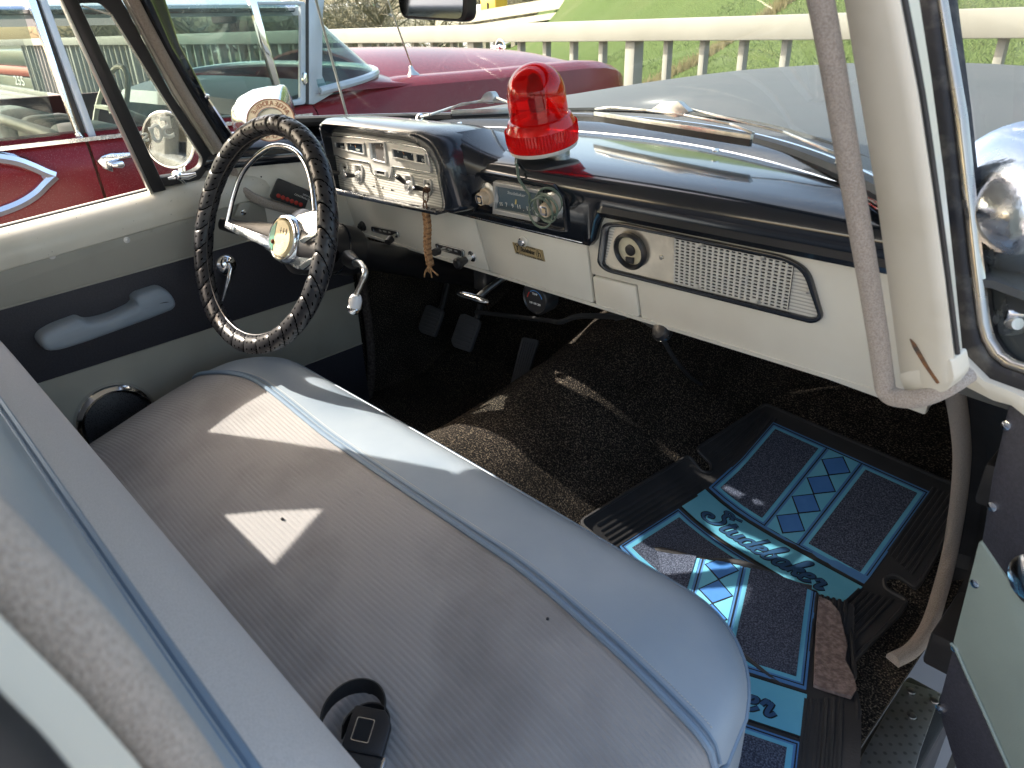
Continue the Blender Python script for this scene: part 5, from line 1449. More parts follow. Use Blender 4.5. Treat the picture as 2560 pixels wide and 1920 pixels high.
# ================================================================== right windshield pillar and open passenger door
lean = V((-.06, -.14, .394)).normalized()
PN = V((-.3, -.9, 0)); PN = (PN - lean * PN.dot(lean)).normalized()
FPp = Plane((.70, .14, 1.12), PN)
def pp(q, h=0): return FPp.p(q, h)
L_ = [(2074, -320), (2105, -60), (2112, 0), (2150, 240), (2190, 480), (2222, 720), (2250, 930), (2262, 975)]
R_ = [(2175, -320), (2236, -60), (2250, 0), (2296, 240), (2332, 480), (2362, 700), (2385, 890), (2388, 950)]
prow = [[pp(lerp(V(a), V(b), t).to_tuple(), h) for a, b in zip(L_, R_)] for t, h in ((-.12, -.03), (0, 0), (.05, .003), (.8, .005), (.93, .004), (1.0, 0), (.62, -.035))]
pil = G().grid(prow).build('front_pillar', CREAMW, car, ang=50)
G().solid(rnd([pp(q, .004) for q in ((2250, 930), (2385, 890), (2395, 945), (2372, 975), (2330, 982), (2268, 972))], .006), PN * -.02).build('pillar_foot', CREAMW, car, .003)
G().tube(catmull([pp(q, -.004) for q in ((2175, -320), (2236, -60), (2250, 0), (2296, 240), (2332, 480), (2362, 700), (2386, 890))], 4), .0022, 6).build('pillar_joint', BLACKR, car)
G().solid(rnd([pp(q, .0045) for q in ((2283, 838), (2298, 852), (2335, 915), (2360, 950), (2352, 953), (2318, 905), (2292, 862))], .002), PN * .0006).build('rust_scrape', M('bare_scrape', (.06, .055, .05), .8, col2=(.22, .10, .04), ns=120), pil)
wr = [pp(q, .010) for q in ((2006, -320), (2066, -60), (2080, 0), (2108, 160), (2146, 400), (2172, 560), (2198, 720), (2219, 860), (2228, 930))]
wr += [pp(q, h) for q, h in (((2243, 968), .012), ((2290, 984), .010), ((2330, 984), .004), ((2360, 978), -.008), ((2366, 980), -.03))]
G().tube(catmull(wr, 6), [.0092] * 56 + [lerp(.0092, .007, k / 22) for k in range(23)], 14).build('windlace', LACE, car)
wr2 = [at(q[0], q[1], 0, .712 + .012 * i / 8) for i, q in enumerate(((2385, 965), (2400, 1060), (2405, 1150), (2395, 1260), (2375, 1380), (2350, 1480), (2320, 1570), (2280, 1625), (2232, 1652)))]
_q2 = ((2385, 965), (2400, 1060), (2405, 1150), (2395, 1260), (2375, 1380), (2350, 1480), (2320, 1570), (2280, 1625), (2232, 1652))
wr2 = [p if p.z > floor_z(p.x, p.y) + .02 else hit(q[0], q[1], lambda x, y: floor_z(x, y) + .016) for p, q in zip(wr2, _q2)]
G().tube(catmull(wr2, 6), .0125, 14).build('windlace', LACE, car)
# scuff plate, sill and jamb
zsil = .50
SCUFF = M('dimpled_scuff', (.36, .36, .35), .42, .8, col2=(.28, .26, .22), ns=12)
ts = SCUFF.node_tree; tb = ts.nodes['Principled BSDF']; tcx = nd(ts, 'TexCoord'); mp = nd(ts, 'Mapping'); mp.inputs['Rotation'].default_value = (0, 0, .785); ts.links.new(tcx.outputs['Object'], mp.inputs[0])
vo = nd(ts, 'TexVoronoi', Scale=70, Randomness=0.0); ts.links.new(mp.outputs[0], vo.inputs['Vector'])
rq = ramp(ts, [(.28, (.45, .45, .45)), (.34, (1, 1, 1))]); ts.links.new(vo.outputs['Distance'], rq.inputs[0])
mq = nd(ts, 'MixRGB', blend_type='MULTIPLY'); mq.inputs[0].default_value = .8; ts.links.new(tb.inputs['Base Color'].links[0].from_socket, mq.inputs[1]); ts.links.new(rq.outputs[0], mq.inputs[2]); ts.links.new(mq.outputs[0], tb.inputs['Base Color'])
bq = nd(ts, 'Bump', Strength=.25, Distance=.001); ts.links.new(rq.outputs[0], bq.inputs['Height']); ts.links.new(bq.outputs[0], tb.inputs['Normal'])
ZS = .545
sc_ = G().solid([at(*q, 2, ZS) for q in ((2261, 1702), (2353, 1732), (2300, 1880), (2240, 2100), (2010, 2100), (2137, 1920))], (0, 0, -.006)).build('scuff_plate', SCUFF, car, .001)
for q in ((2278, 1728), (2336, 1752), (2280, 1790)): G().lathe([(.0065, 0), (.006, .002), (.002, .003)], at(*q, 2, ZS), (0, 0, 1), 12).build('screw', STEEL, sc_)
G().box((.785, -.1, .44), (.075, 1.1, .19)).build('door_sill', BLACKR, car, .006)
jr = catmull(wr2, 3)[:-7]
G().grid([[p + V((.004, .004, 0)), p + V((.03, .012, 0)), p + V((.06, .0, 0)), p + V((.105, .02, 0)), p + V((.11, .3, 0))] for p in jr]).build('hinge_jamb', BLACKR, car, ang=30)
G().grid([[p + V((.0, .006, 0)), p + V((.004, .3, 0)), p + V((.004, .9, 0))] for p in jr]).build('kick_panel', BLACKR, car, thick=.006)
for z in (.70, .98): G().box((.80, .40, z), (.05, .12, .06)).build('door_hinge', BLACKR, car, .006)
# open door
ph = math.radians(68)
DD = V((math.sin(ph), -math.cos(ph), 0)); DP0 = V((.775, .22, 0)); DNn = V((-math.cos(ph), -math.sin(ph), 0))
FDo = Plane(DP0, DNn, DD)
def dp_(q, h=0): return FDo.p(q, h)
shell = [(2520, 1000), (2535, 965), (2950, 1300), (3000, 2600), (2600, 2500), (2395, 1925), (2358, 1800), (2350, 1745), (2388, 1600), (2452, 1350)]
pdoor = G().solid(rnd([dp_(q, -.002) for q in shell], .01), DNn * -.07).build('passenger_door', CREAM, car, .008)
up_ = [(2530, 1008), (2560, 1000), (2960, 1330), (3000, 2000), (2560, 1487), (2462, 1350), (2490, 1180)]
FDo.slab('dark_trim', up_, -.002, .006, DARKT, pdoor, 0, .003)
FDo.slab('pale_trim', [(2457, 1348), (2468, 1350), (2560, 1490), (3000, 2010), (3000, 2700), (2600, 2100), (2535, 1925), (2395, 1612), (2392, 1600)], -.002, .007, PALEG, pdoor, 0, .003)
FDo.slab('lower_trim', [(2390, 1614), (2530, 1925), (2600, 2110), (2620, 2500), (2405, 1940), (2362, 1800), (2356, 1745)], -.002, .006, DARKT, pdoor, 0, .003)
G().tube([dp_(q, .008) for q in ((2390, 1603), (2400, 1612), (2430, 1680), (2480, 1790), (2540, 1925), (2600, 2090))], .002, 6).build('trim_welt', PALEG, pdoor)
for q in ((2528, 1060), (2493, 1263), (2449, 1455), (2399, 1618), (2359, 1768)):
    G().lathe([(.0055, 0), (.005, .002), (.0015, .0032)], dp_(q, .006), DNn, 14).build('screw', CHROME, pdoor)
pl_ = dp_((2562, 1430), .006); G().lathe([(.033, 0), (.030, .008), (.018, .014), (.004, .016)], dp_((2618, 1450), .006), DNn, 24).build('door_handle', CHROME, pdoor)
# cream sill of that door and its vent frame
FDo.slab('door_sill_edge', [(2382, 885), (2420, 960), (2500, 1000), (2545, 1012), (2900, 1290), (2950, 1230), (2560, 975), (2480, 945), (2425, 890), (2405, 860)], -.05, .012, CREAMW, pdoor, 0, .006)
vo_ = [(2262, -80), (2282, 0), (2345, 240), (2385, 560), (2402, 780), (2412, 860), (2440, 920), (2500, 955), (2600, 1000), (2900, 1180)]
vi_ = [(2285, -80), (2305, 0), (2362, 240), (2402, 560), (2415, 780), (2425, 845), (2452, 900), (2505, 935), (2600, 975), (2900, 1150)]
def band(nm, a, b, h0, h1, mat, ang=50):
    rows = [[dp_(lerp(V(p), V(q), t).to_tuple(), h) for p, q in zip(a, b)] for t, h in ((0, h0), (.0, h1), (.25, h1 + .003), (.75, h1 + .003), (1, h1), (1, h0))]
    return G().grid(rows).build(nm, mat, pdoor, ang=ang)
A0 = [(2222, -320), (2248, -80), (2256, 0), (2308, 289), (2353, 642), (2367, 811), (2384, 884)]
A1 = [(2249, -320), (2274, -80), (2281, 0), (2327, 289), (2370, 642), (2384, 811), (2393, 880)]
band('door_edge', A0, A1, -.03, -.004, CREAMW)
B0 = [(2251, -320), (2276, -80), (2283, 0), (2329, 289), (2371, 642), (2387, 811), (2396, 880), (2413, 920), (2440, 947), (2500, 966), (2562, 981), (2900, 1100)]
B1 = [(2310, -320), (2332, -80), (2339, 0), (2376, 289), (2414, 642), (2436, 811), (2446, 850), (2468, 890), (2500, 918), (2555, 938), (2620, 960), (2900, 1050)]
band('vent_seal', B0, B1, -.03, .0, M('weathered_rubber', (.02, .02, .023), .65, col2=(.10, .095, .085), ns=40, lo=.5, hi=.72, bump=.4, bs=120), 70)
C1 = [(2324, -320), (2345, -80), (2352, 0), (2402, 289), (2440, 642), (2460, 811), (2472, 850), (2495, 885), (2525, 905), (2575, 920), (2620, 935), (2900, 1020)]
band('vent_frame', B1, C1, -.010, -.004, M('tarnished_chrome', (.62, .55, .45), .2, .9, col2=(.5, .48, .45), ns=20, r2=.35), 70)
FDo.slab('vent_glass', C1 + [(3200, 900), (3200, -320)], -.022, -.018, VENTG, pdoor)

# near door pillar of the passenger side with its windlace, from the sill to the roof
def updown(P, zt=1.60, zb_=.57):
    a = (P[0] - P[1]).normalized(); b = (P[-1] - P[-2]).normalized()
    return [P[0] + a * ((zt - P[0].z) / a.z)] + P + [P[-1] + b * ((zb_ - P[-1].z) / b.z)]
nw = [at(*q, 0, .722) for q in ((-150, 1280), (0, 1425), (110, 1530), (200, 1620), (300, 1735), (380, 1835), (450, 1925), (560, 2080))]
G().tube(updown(catmull(nw, 5)), .0108, 16).build('windlace', LACE, car)
wp0 = updown([at(*q, 0, .738) for q in ((-150, 1400), (0, 1540), (200, 1740), (330, 1890), (420, 2010))])
wp1 = updown([at(*q, 0, .752) for q in ((-150, 1700), (0, 1800), (60, 1860), (160, 1960), (220, 2050))])
G().grid([[p + V((-.02, -.10, 0)) for p in wp0], [p + V((-.012, -.012, 0)) for p in wp0], wp0, [lerp(a, b, .5) + V((.002, 0, .002)) for a, b in zip(wp0, wp1)], wp1, [p + V((.03, -.03, 0)) for p in wp1], [p + V((.03, -.12, 0)) for p in wp1]]).build('near_pillar', CREAM, car, thick=-.004, ang=60)
G().tube(updown([at(*q, 0, .765) for q in ((-120, 1830), (0, 1935), (60, 2000), (120, 2090))]), .010, 10).build('pillar_seal', BLACKR, car)

# ================================================================== bench seat
XS0, XS1 = -.568, .705
YR = -.47
def yfront(x):
    c = .14; y = .052
    for xe, sg in ((XS1, 1), (XS0, -1)):
        d = (xe - x) * sg
        if d < c: y = min(y, .052 - c * (1 - math.sqrt(max(0, 1 - ((c - d) / c) ** 2))))
    return y
def ypipe(x): return -.088 - .03 * sstep(.35, .7, x) + .012 * sstep(-.05, -.35, x) * (1 - sstep(-.35, -.6, x)) - .05 * sstep(-.35, -.62, x)
def ztop(x, y):
    z = .79 + .092 * sstep(-.50, -.03, y)
    ex = max(0, (abs(x - .07) - .47) / .17); z -= .030 * ex ** 2.2
    d = yfront(x) - y
    Rr = .055
    if d < Rr: z -= (Rr - math.sqrt(max(0, Rr * Rr - (Rr - d) ** 2))) * .75
    e = min(x - XS0, XS1 - x); Re = .035
    if e < Re: z -= (Re - math.sqrt(max(0, Re * Re - (Re - e) ** 2))) * .6
    z += .004 * math.sin(x * 5 + 1) * math.sin(y * 9)
    return z
ux = [XS0 + (XS1 - XS0) * (.5 - .5 * math.cos(PI * k / 90)) for k in range(91)]
ux = [lerp(a, XS0 + (XS1 - XS0) * k / 90, .6) for k, a in enumerate(ux)]
NRIB = 58
rows = []
for j in range(NRIB * 5 + 1):
    v = j / (NRIB * 5); ph = (v * NRIB) % 1
    rib = -.0013 * math.exp(-((min(ph, 1 - ph)) / .16) ** 2)
    r = []
    for x in ux:
        y = lerp(YR, min(ypipe(x), yfront(x) - .004), v)
        r.append(V((x, y, ztop(x, y) + rib)))
    rows.append(r)
cush = G().grid(rows).build('seat_cushion', FABG, car, ang=180)
rows = []
for j in range(25):
    v = j / 24; v = v if j < 12 else v
    rows.append([V((x, lerp(min(ypipe(x), yfront(x) - .004), yfront(x), math.sin(v * PI / 2)), 0)) for x in ux])
for r in rows:
    for p in r: p.z = ztop(p.x, p.y) + .0015
rows.append([V((x, yfront(x) + .001, ztop(x, yfront(x)) - .05)) for x in ux]); rows.append([V((x, yfront(x) - .01, .62)) for x in ux])
bol = G().grid(rows).build('front_bolster', VINB, cush, ang=180)
# right and left side walls
for xe, sg in ((XS1, 1), (XS0, -1)):
    ysd = [lerp(YR, yfront(xe), k / 14) for k in range(15)]
    G().grid([[V((xe + sg * dx, y, ztop(xe, y) + dz)) for y in ysd] for dx, dz in ((0, .001), (.006, -.008), (.008, -.03), (.006, -.1), (0, -.24))]).build('side_panel', VINB, cush)
pp_ = [V((x, min(ypipe(x), yfront(x) - .004), ztop(x, min(ypipe(x), yfront(x) - .004)) + .004)) for x in ux]
G().tube(pp_, .0045, 8).build('piping', VINB2, cush)
G().tube([p + V((0, .010, .0)) for p in pp_], .0022, 6).build('piping_edge', VINB2, cush)
# stitch line next to the piping
st = G()
for k in range(330):
    x = lerp(XS0 + .02, XS1 - .02, k / 329); y = ypipe(x) + .017; z = ztop(x, y) + .0018
    st.bar((x, y, z), (x + .0026, y, z), .0008, .0006)
so = st.build('stitching', THREAD, cush, smooth=False); so['kind'] = 'stuff'
edge = [V((x, yfront(x) - .004, ztop(x, yfront(x) - .004) + .003)) for x in ux if x > -.55] + [V((XS1 + .002, y, ztop(XS1, y) + .003)) for y in [lerp(yfront(XS1), YR, k / 10) for k in range(1, 11)]]
G().tube(edge, .0028, 8).build('piping', VINB2, cush)
# backrest
bprof = [(-.395, .80), (-.398, .88), (-.408, .94), (-.424, 1.0), (-.450, 1.07), (-.484, 1.125), (-.513, 1.155)]
bprof2 = [(-.513, 1.155), (-.522, 1.178), (-.532, 1.198), (-.560, 1.210), (-.595, 1.20), (-.62, 1.15), (-.635, 1.0), (-.62, .7)]
XB = [lerp(-.64, .69, k / 40) for k in range(41)]
def bz(x, y, z):
    e = min(x + .64, .69 - x); s = 1 - max(0, (.07 - e) / .07) ** 2 * .10
    return V((x, -.5 + (y + .5) * (1 if e > .07 else lerp(.75, 1, e / .07)) - .012 * (1 - ((x - .03) / .66) ** 2) * 0, .8 + (z - .8) * s))
def dens(P, n=4):
    return [p.to_tuple() for p in catmull([V((a, b, 0)) for a, b in P], n)]
back = G().grid([[bz(x, a, b) for x in XB] for a, b, _ in dens(bprof)]).build('seat_backrest', FABL, car, ang=180)
G().grid([[bz(x, a, b) for x in XB] for a, b, _ in dens(bprof2)]).build('top_roll', VINB, back, ang=180)
G().tube([bz(x, -.513, 1.158) for x in XB], .0045, 8).build('piping', VINB2, back)
G().tube([bz(x, -.5205, 1.172) for x in XB], .0022, 6).build('piping_edge', VINB2, back)
st = G()
for k in range(300):
    x = lerp(-.55, .68, k / 299); p = bz(x, -.5275, 1.1865); q = bz(x + .0026, -.5275, 1.1865); st.bar(p, q, .0008, .0008)
so = st.build('stitching', THREAD, back, smooth=False); so['kind'] = 'stuff'
for xe in (XB[0], XB[-1]):
    G().solid([bz(xe, a, b) for a, b, _ in dens(bprof)] + [bz(xe, a, b) for a, b, _ in dens(bprof2)[1:]], (.003 if xe > 0 else -.003, 0, 0)).build('end_panel', VINB, back)
# lap belt coiled on the cushion against the backrest
BELT = M('belt_webbing', (.012, .012, .013), .6, bump=.3, bs=600)
def zc(q, z): return at(q[0], q[1], 2, z)
zb7 = lambda x, y: (700 + x / 1.843, 1100 + y / 1.843)
def ribbon(pts, w, nm, par, mat=BELT, th=.0018):
    rows = []
    for p, wdir in pts: rows.append([V(p) - V(wdir) * w / 2, V(p) + V(wdir) * w / 2])
    return G().grid(rows).build(nm, mat, par, thick=th)
bc = hit(*zb7(385, 1320), ztop)
belt_ = None
ud = V((.83, .55, 0)).normalized(); vd = V((-.55, .83, 0)).normalized()
loop = []
for k in range(25):
    a = PI * (1.25 - 1.55 * k / 24); rx, ry = .036, .040
    p = bc + ud * (-.012 + rx * math.cos(a)) + vd * (.0 + ry * math.sin(a)) + V((0, 0, .004 + .012 * math.sin(PI * k / 24)))
    loop.append((p, (0, .25, 1)))
belt_ = ribbon([(p, V(w).normalized()) for p, w in loop], .020, 'seat_belt', car)
loop2 = []
for k in range(17):
    a = PI * (1.05 - 1.15 * k / 16)
    p = bc + ud * (.008 + .026 * math.cos(a)) + vd * (-.012 + .030 * math.sin(a)) + V((0, 0, .008))
    loop2.append((p, V((0, .2, 1)).normalized()))
ribbon(loop2, .020, 'belt_loop', belt_)
bk = bc + ud * .012 + vd * -.018 + V((0, 0, .012))
bn = V((.25, -.25, .93)).normalized(); bu = (ud - bn * ud.dot(bn)).normalized(); bv = bn.cross(bu)
G().solid(rnd([bk + bu * a + bv * b for a, b in ((-.020, .026), (.016, .026), (.026, .012), (.026, -.020), (-.020, -.020))], .005), bn * .010).build('buckle', BLACKS, belt_, .002)
G().solid(rnd([bk + bu * a + bv * b + bn * .0102 for a, b in ((-.010, .012), (.006, .012), (.006, -.008), (-.010, -.008))], .002), bn * .0008).build('buckle_button', DARK, belt_)
G().ring(rnd([bk + bu * a + bv * b + bn * .010 for a, b in ((-.012, .014), (.008, .014), (.008, -.010), (-.012, -.010))], .002), rnd([bk + bu * a + bv * b + bn * .010 for a, b in ((-.0112, .0132), (.0072, .0132), (.0072, -.0092), (-.0112, -.0092))], .002), bn * .0012).build('buckle_rim', CHROME, belt_)
G().solid(rnd([bk + bu * a + bv * b for a, b in ((-.026, -.020), (.026, -.020), (.026, -.052), (-.024, -.052))], .004), bn * .009).build('buckle_body', BELT, belt_, .002)
G().bar(bk + bu * .0275 + bv * -.018, bk + bu * .0275 + bv * -.052, .004, .012, bn).build('buckle_edge', CHROME, belt_, .001)
for q, r_ in ((610 / 1.157 * 1.157, 0),): pass
bug = hit(706, 1300, ztop)
tag(G().ball(bug + V((0, 0, .002)), .0035, 10, (1, .7, .7)).build('crumb', BLACKS), 'tiny black crumb lying on the sunlit triangle of the seat', 'crumb')
bug = hit(1369, 1549, ztop)
tag(G().ball(bug + V((0, 0, .001)), .0022, 8).build('crumb', BLACKS), 'tiny black crumb lying near the middle of the grey seat', 'crumb')

# ================================================================== loose things
# ---- red beacon on the dash
bb = at(1360, 372, 2, 1.312)
bax = V((-.10, -.05, 1)).normalized()
bt = at(1328, 157, 1, bb.y - .03)
bax = (bt - bb).normalized(); BH = (bt - bb).length
beacon = empty('beacon', tuple(bb), 'red domed rotating emergency beacon standing on the black dash', 'beacon')
def redglass(name, tint, rough, refl=1.0, body=.25):
    m, t, b, out = newmat(name); t.nodes.remove(b)
    tr = nd(t, 'BsdfTransparent'); tr.inputs[0].default_value = (*tint, 1)
    df = nd(t, 'BsdfTranslucent'); df.inputs[0].default_value = (.9, .02, .012, 1)
    d2 = nd(t, 'BsdfDiffuse'); d2.inputs[0].default_value = (.75, .012, .01, 1)
    gl = nd(t, 'BsdfGlossy'); gl.inputs['Roughness'].default_value = rough
    fr = nd(t, 'Fresnel'); fr.inputs[0].default_value = 1.5
    ms0 = nd(t, 'MixShader'); ms0.inputs[0].default_value = .5; t.links.new(df.outputs[0], ms0.inputs[1]); t.links.new(d2.outputs[0], ms0.inputs[2])
    ms = nd(t, 'MixShader'); ms.inputs[0].default_value = body; t.links.new(tr.outputs[0], ms.inputs[1]); t.links.new(ms0.outputs[0], ms.inputs[2])
    ge = nd(t, 'NewGeometry'); fo = nd(t, 'Math', operation='MULTIPLY_ADD'); fo.inputs[1].default_value = -1; fo.inputs[2].default_value = 1
    t.links.new(ge.outputs['Backfacing'], fo.inputs[0]); mf = nd(t, 'Math', operation='MULTIPLY'); t.links.new(fr.outputs[0], mf.inputs[0]); t.links.new(fo.outputs[0], mf.inputs[1])
    mx = nd(t, 'MixShader'); t.links.new(mf.outputs[0], mx.inputs[0]); t.links.new(ms.outputs[0], mx.inputs[1]); t.links.new(gl.outputs[0], mx.inputs[2])
    t.links.new(mx.outputs[0], out.inputs[0]); return m
REDG = redglass('red_dome_plastic', (.97, .13, .09), .03, body=.2); REDC = redglass('red_collar_plastic', (.85, .05, .04), .1, body=.45)
WB = M('white_base', (.7, .68, .62), .4)
k_ = BH / .19
rB = .0615
G().lathe([(rB * .5, -.002), (rB * .94, .003), (rB * .97, .007), (rB * .97, .010)], bb, bax, 48).build('base', WB, beacon)
G().lathe([(.012, -.012), (.022, -.010), (.022, 0)], bb + V((.02, .01, 0)), bax, 24).build('magnet_foot', STEEL, beacon)
cz0, cz1 = .010, .062 * k_
def collar_mod(i, k): return 1 + (.016 if k % 2 else -.004) * (1 if 1 <= i <= 4 else 0)
G().lathe([(rB * .985, cz0), (rB * 1.0, cz0 + .012), (rB * 1.0, cz0 + .013), (rB * 1.0, cz0 + .03), (rB * .995, cz1 - .012), (rB * .97, cz1 - .006), (rB * .87, cz1 + .008), (rB * .80, cz1 + .010)], bb, bax, 144, collar_mod, capa=False, capb=False).build('ribbed_collar', REDC, beacon, ang=25)
rD = rB * .80
dome = [(rD * 1.0, cz1 + .002), (rD * 1.005, cz1 + .02), (rD * .99, BH * .62), (rD * .985, BH - rD * .98)]
for k in range(1, 11): dome.append((max(.0004, rD * .985 * math.cos(k * PI / 20)), BH - rD * .98 + rD * .98 * math.sin(k * PI / 20)))
G().lathe(dome, bb, bax, 56, capa=False).build('dome', REDG, beacon)
G().lathe([(r - .0025, h - .0012) for r, h in dome[:-1]] + [(.0004, BH - .0025)], bb, bax, 48, capa=False).build('inner_dome', redglass('red_inner_plastic', (.97, .22, .18), .05, body=.05), beacon)
# mechanism inside: reflector, bulb, motor
bu1 = V((.66, .75, 0)); bu1 = (bu1 - bax * bu1.dot(bax)).normalized(); bu2 = bax.cross(bu1)
rc = bb + bax * (BH * .60)
rows = []
for i in range(9):
    t = i / 8; rr_ = .034 * math.sqrt(t)
    rows.append([rc + bu1 * (rr_ * math.cos(a)) * .42 + bax * (rr_ * math.sin(a)) * 1.15 + bu2 * (.028 * t - .02) * .5 for a in [2 * PI * k / 24 for k in range(24)]])
G().grid(rows, cu=True).build('reflector', M('reflector_dark', (.10, .02, .02), .25, .8), beacon, thick=.001)
G().ball(rc - bu1 * .012 - bax * .008, .009, 14, (1, 1, 1.3)).build('bulb', glassmat('bulb_glass', (.95, .8, .7)), beacon)
G().tube([bb + bax * (cz1 - .01), bb + bax * (BH * .42)], .014, 16).build('motor', BLACKS, beacon)
G().lathe([(.040, 0), (.040, .004), (.018, .012), (.014, .02)], bb + bax * (cz1 - .002), bax, 28).build('turntable', M('red_part', (.35, .02, .02), .3), beacon)
G().tube([rc + bu1 * .016 - bax * .005, rc + bu1 * .018 - bax * .055], .0012, 6).build('wire_post', GOLD, beacon)
# lead of twin green flex wound round the right radio knob
WIRE = M('green_flex', (.10, .15, .115), .5, col2=(.16, .20, .16), ns=80)
w0 = bb - bax * .0 + (at(1285, 395, 2, 1.30) - bb) * .95
wp = [w0, at(1288, 410, 1, w0.y - .03), at(*zr(1110, 100), 1, .277), at(*zr(1140, 320), 1, .270), at(*zr(1220, 470), 1, .268), at(*zr(1350, 650), 1, .266)]
for dx in (0, .0022):
    G().tube([p + V((dx, dx * .5, dx * .2)) for p in catmull(wp, 8)], .0013, 6).build('wire', WIRE, beacon)
rs = random.getstate(); random.seed(5)
coil = []
for k in range(108):
    a = 2 * PI * k / 21 + 2.4
    lay = k / 108
    rx = .021 + .007 * math.sin(k * .33) + .005 * math.sin(k * .117); off = V((-.006 * math.cos(k * .05), 0, -.002 * math.sin(k * .09)))
    p = kR + FR.n * (.012 + .018 * (.5 + .5 * math.sin(k * .19))) + V((1, 0, 0)) * (rx * 1.1 * math.cos(a)) + FR.w * (rx * math.sin(a)) + off
    coil.append(p)
for dx in (0, .0026):
    G().tube([p + V((dx, -dx * .6, dx)) for p in catmull([at(*zr(1350, 650), 1, .266), at(*zr(1390, 760), 1, .262)] + coil[::2], 4)], .0010, 6).build('wire_coil', WIRE, beacon)
cl = [at(*zr(*q), 1, .262) for q in ((1350, 640), (1340, 780), (1400, 900), (1480, 1030), (1560, 1020), (1700, 1060), (1830, 1100))]
G().tube(catmull(cl, 6), .0010, 6).build('wire_coil', WIRE, beacon)
random.setstate(rs)

# ---- key with braided lanyard hanging from the last switch
kx = at(*zi(1540, 1210), 1, YI - .018)
lan = empty('key_lanyard', tuple(kx), 'brown braided cord lanyard hanging from the ignition key', 'lanyard')
KRUST = M('rusty_brown_ring', (.07, .035, .02), .55, .5)
CORD = M('tan_cord', (.30, .16, .07), .8, col2=(.40, .24, .12), ns=200, bump=.3, bs=900)
CORD2 = M('brown_cord', (.15, .07, .03), .8, col2=(.22, .11, .05), ns=200)
def z3l(q, y=YI - .022): return at(*z3(*q), 1, y)
G().solid(rnd([z3l(q, YI - .02) for q in ((815, 690), (830, 672), (868, 680), (872, 705), (850, 722), (820, 712))], .003), (0, .003, 0)).build('key_head', KRUST, lan, .0008)
def linkp(a, b, w, r, nm, mt):
    a, b = V(a), V(b); t = (b - a).normalized(); u = t.cross(V((0, -1, 0))).normalized(); pts = []
    L = (b - a).length
    for k in range(20):
        an = 2 * PI * k / 20; pts.append((a + b) / 2 + t * (L / 2) * math.sin(an) + u * w * math.cos(an) * (1 if abs(math.sin(an)) < .99 else 1))
    G().tube(pts, r, 8, closed=True).build(nm, mt, lan)
linkp(z3l((845, 690)), z3l((838, 790)), .0075, .0012, 'ring_link', KRUST)
linkp(z3l((836, 775)), z3l((838, 900)), .0055, .0016, 'cord_loop', M('dark_cord', (.16, .075, .035), .8, bump=.3, bs=900))
b0, b1 = z3l((840, 850)), z3l((872, 1250))
NB = 22
for s in range(3):
    pts = []
    for k in range(NB * 6 + 1):
        t = k / (NB * 6); ph = 2 * PI * (t * NB / 2.2 + s / 3)
        p = lerp(b0, b1, t) + V((.0062 * math.sin(ph), .0036 * math.sin(2 * ph), 0)) + V((.003 * math.sin(t * 7), 0, 0))
        pts.append(p)
    G().tube(pts, .0027, 7).build('braid_strand', CORD if s != 1 else CORD2, lan)
for s in range(13):
    t = (s + .5) / 13; p = lerp(b0, b1, t) + V((.003 * math.sin(t * 7), 0, 0)); G().tube([p + V((-.006, -.003, -.002)), p + V((0, -.0055, .001)), p + V((.006, -.003, -.002))], .0022, 6).build('knot', CORD, lan)
for ex, ez in ((832, 1340), (850, 1300), (872, 1310), (890, 1345), (935, 1328)):
    e = z3l((ex, ez)); G().tube(catmull([b1, lerp(b1, e, .5) + V((random.gauss(0, .002), -.003, 0)), e], 5), .0017, 6).build('tassel_end', CORD, lan)

# ---- siren controller stuck on the cream side panel
def sk(q, h=0): return on(*z2(*q), kp(.5, 1.17, h), FK.n)
scp = [(870, 1315), (1110, 1412), (1062, 1545), (808, 1458)]
cen = sum((sk(q) for q in scp), V((0, 0, 0))) / 4
siren = empty('siren_controller', tuple(cen), 'black siren control box with six red buttons on the cream side panel', 'control box')
SIR = M('controller_plastic', (.022, .023, .025), .5, bump=.1, bs=900)
P0 = rnd([sk(q, .001) for q in scp], .005, 3)
G().solid(P0, FK.n * .018).build('case', SIR, siren, .002)
su_ = (sk(scp[1]) - sk(scp[0])).normalized(); sv_ = (sk(scp[0]) - sk(scp[3])).normalized(); sv_ = (sv_ - su_ * sv_.dot(su_)).normalized()
for k in range(6):
    c = sk((lerp(878, 1042, k / 5), lerp(1450, 1515, k / 5)), .019)
    G().lathe([(.0048, 0), (.0048, .0015), (.0036, .0024)], c, FK.n, 16).build('button', M('button_red', (.42, .03, .02), .4) if k == 0 else bpy.data.materials['button_red'], siren)
text('lettering', 'SIREN', sk((1080, 1448), .0192), su_, sv_, .0055, GREYPR, siren, .0003)
text('lettering', 'CONTROLLER', sk((1055, 1462), .0192), su_, sv_, .0058, WHITE, siren, .0003)
G().tube(catmull([sk((1100, 1470), .010), sk((1130, 1500), .012), sk((1145, 1540), .006), sk((1160, 1600), .004)], 5), .0025, 8).build('lead', BLACKS, siren)

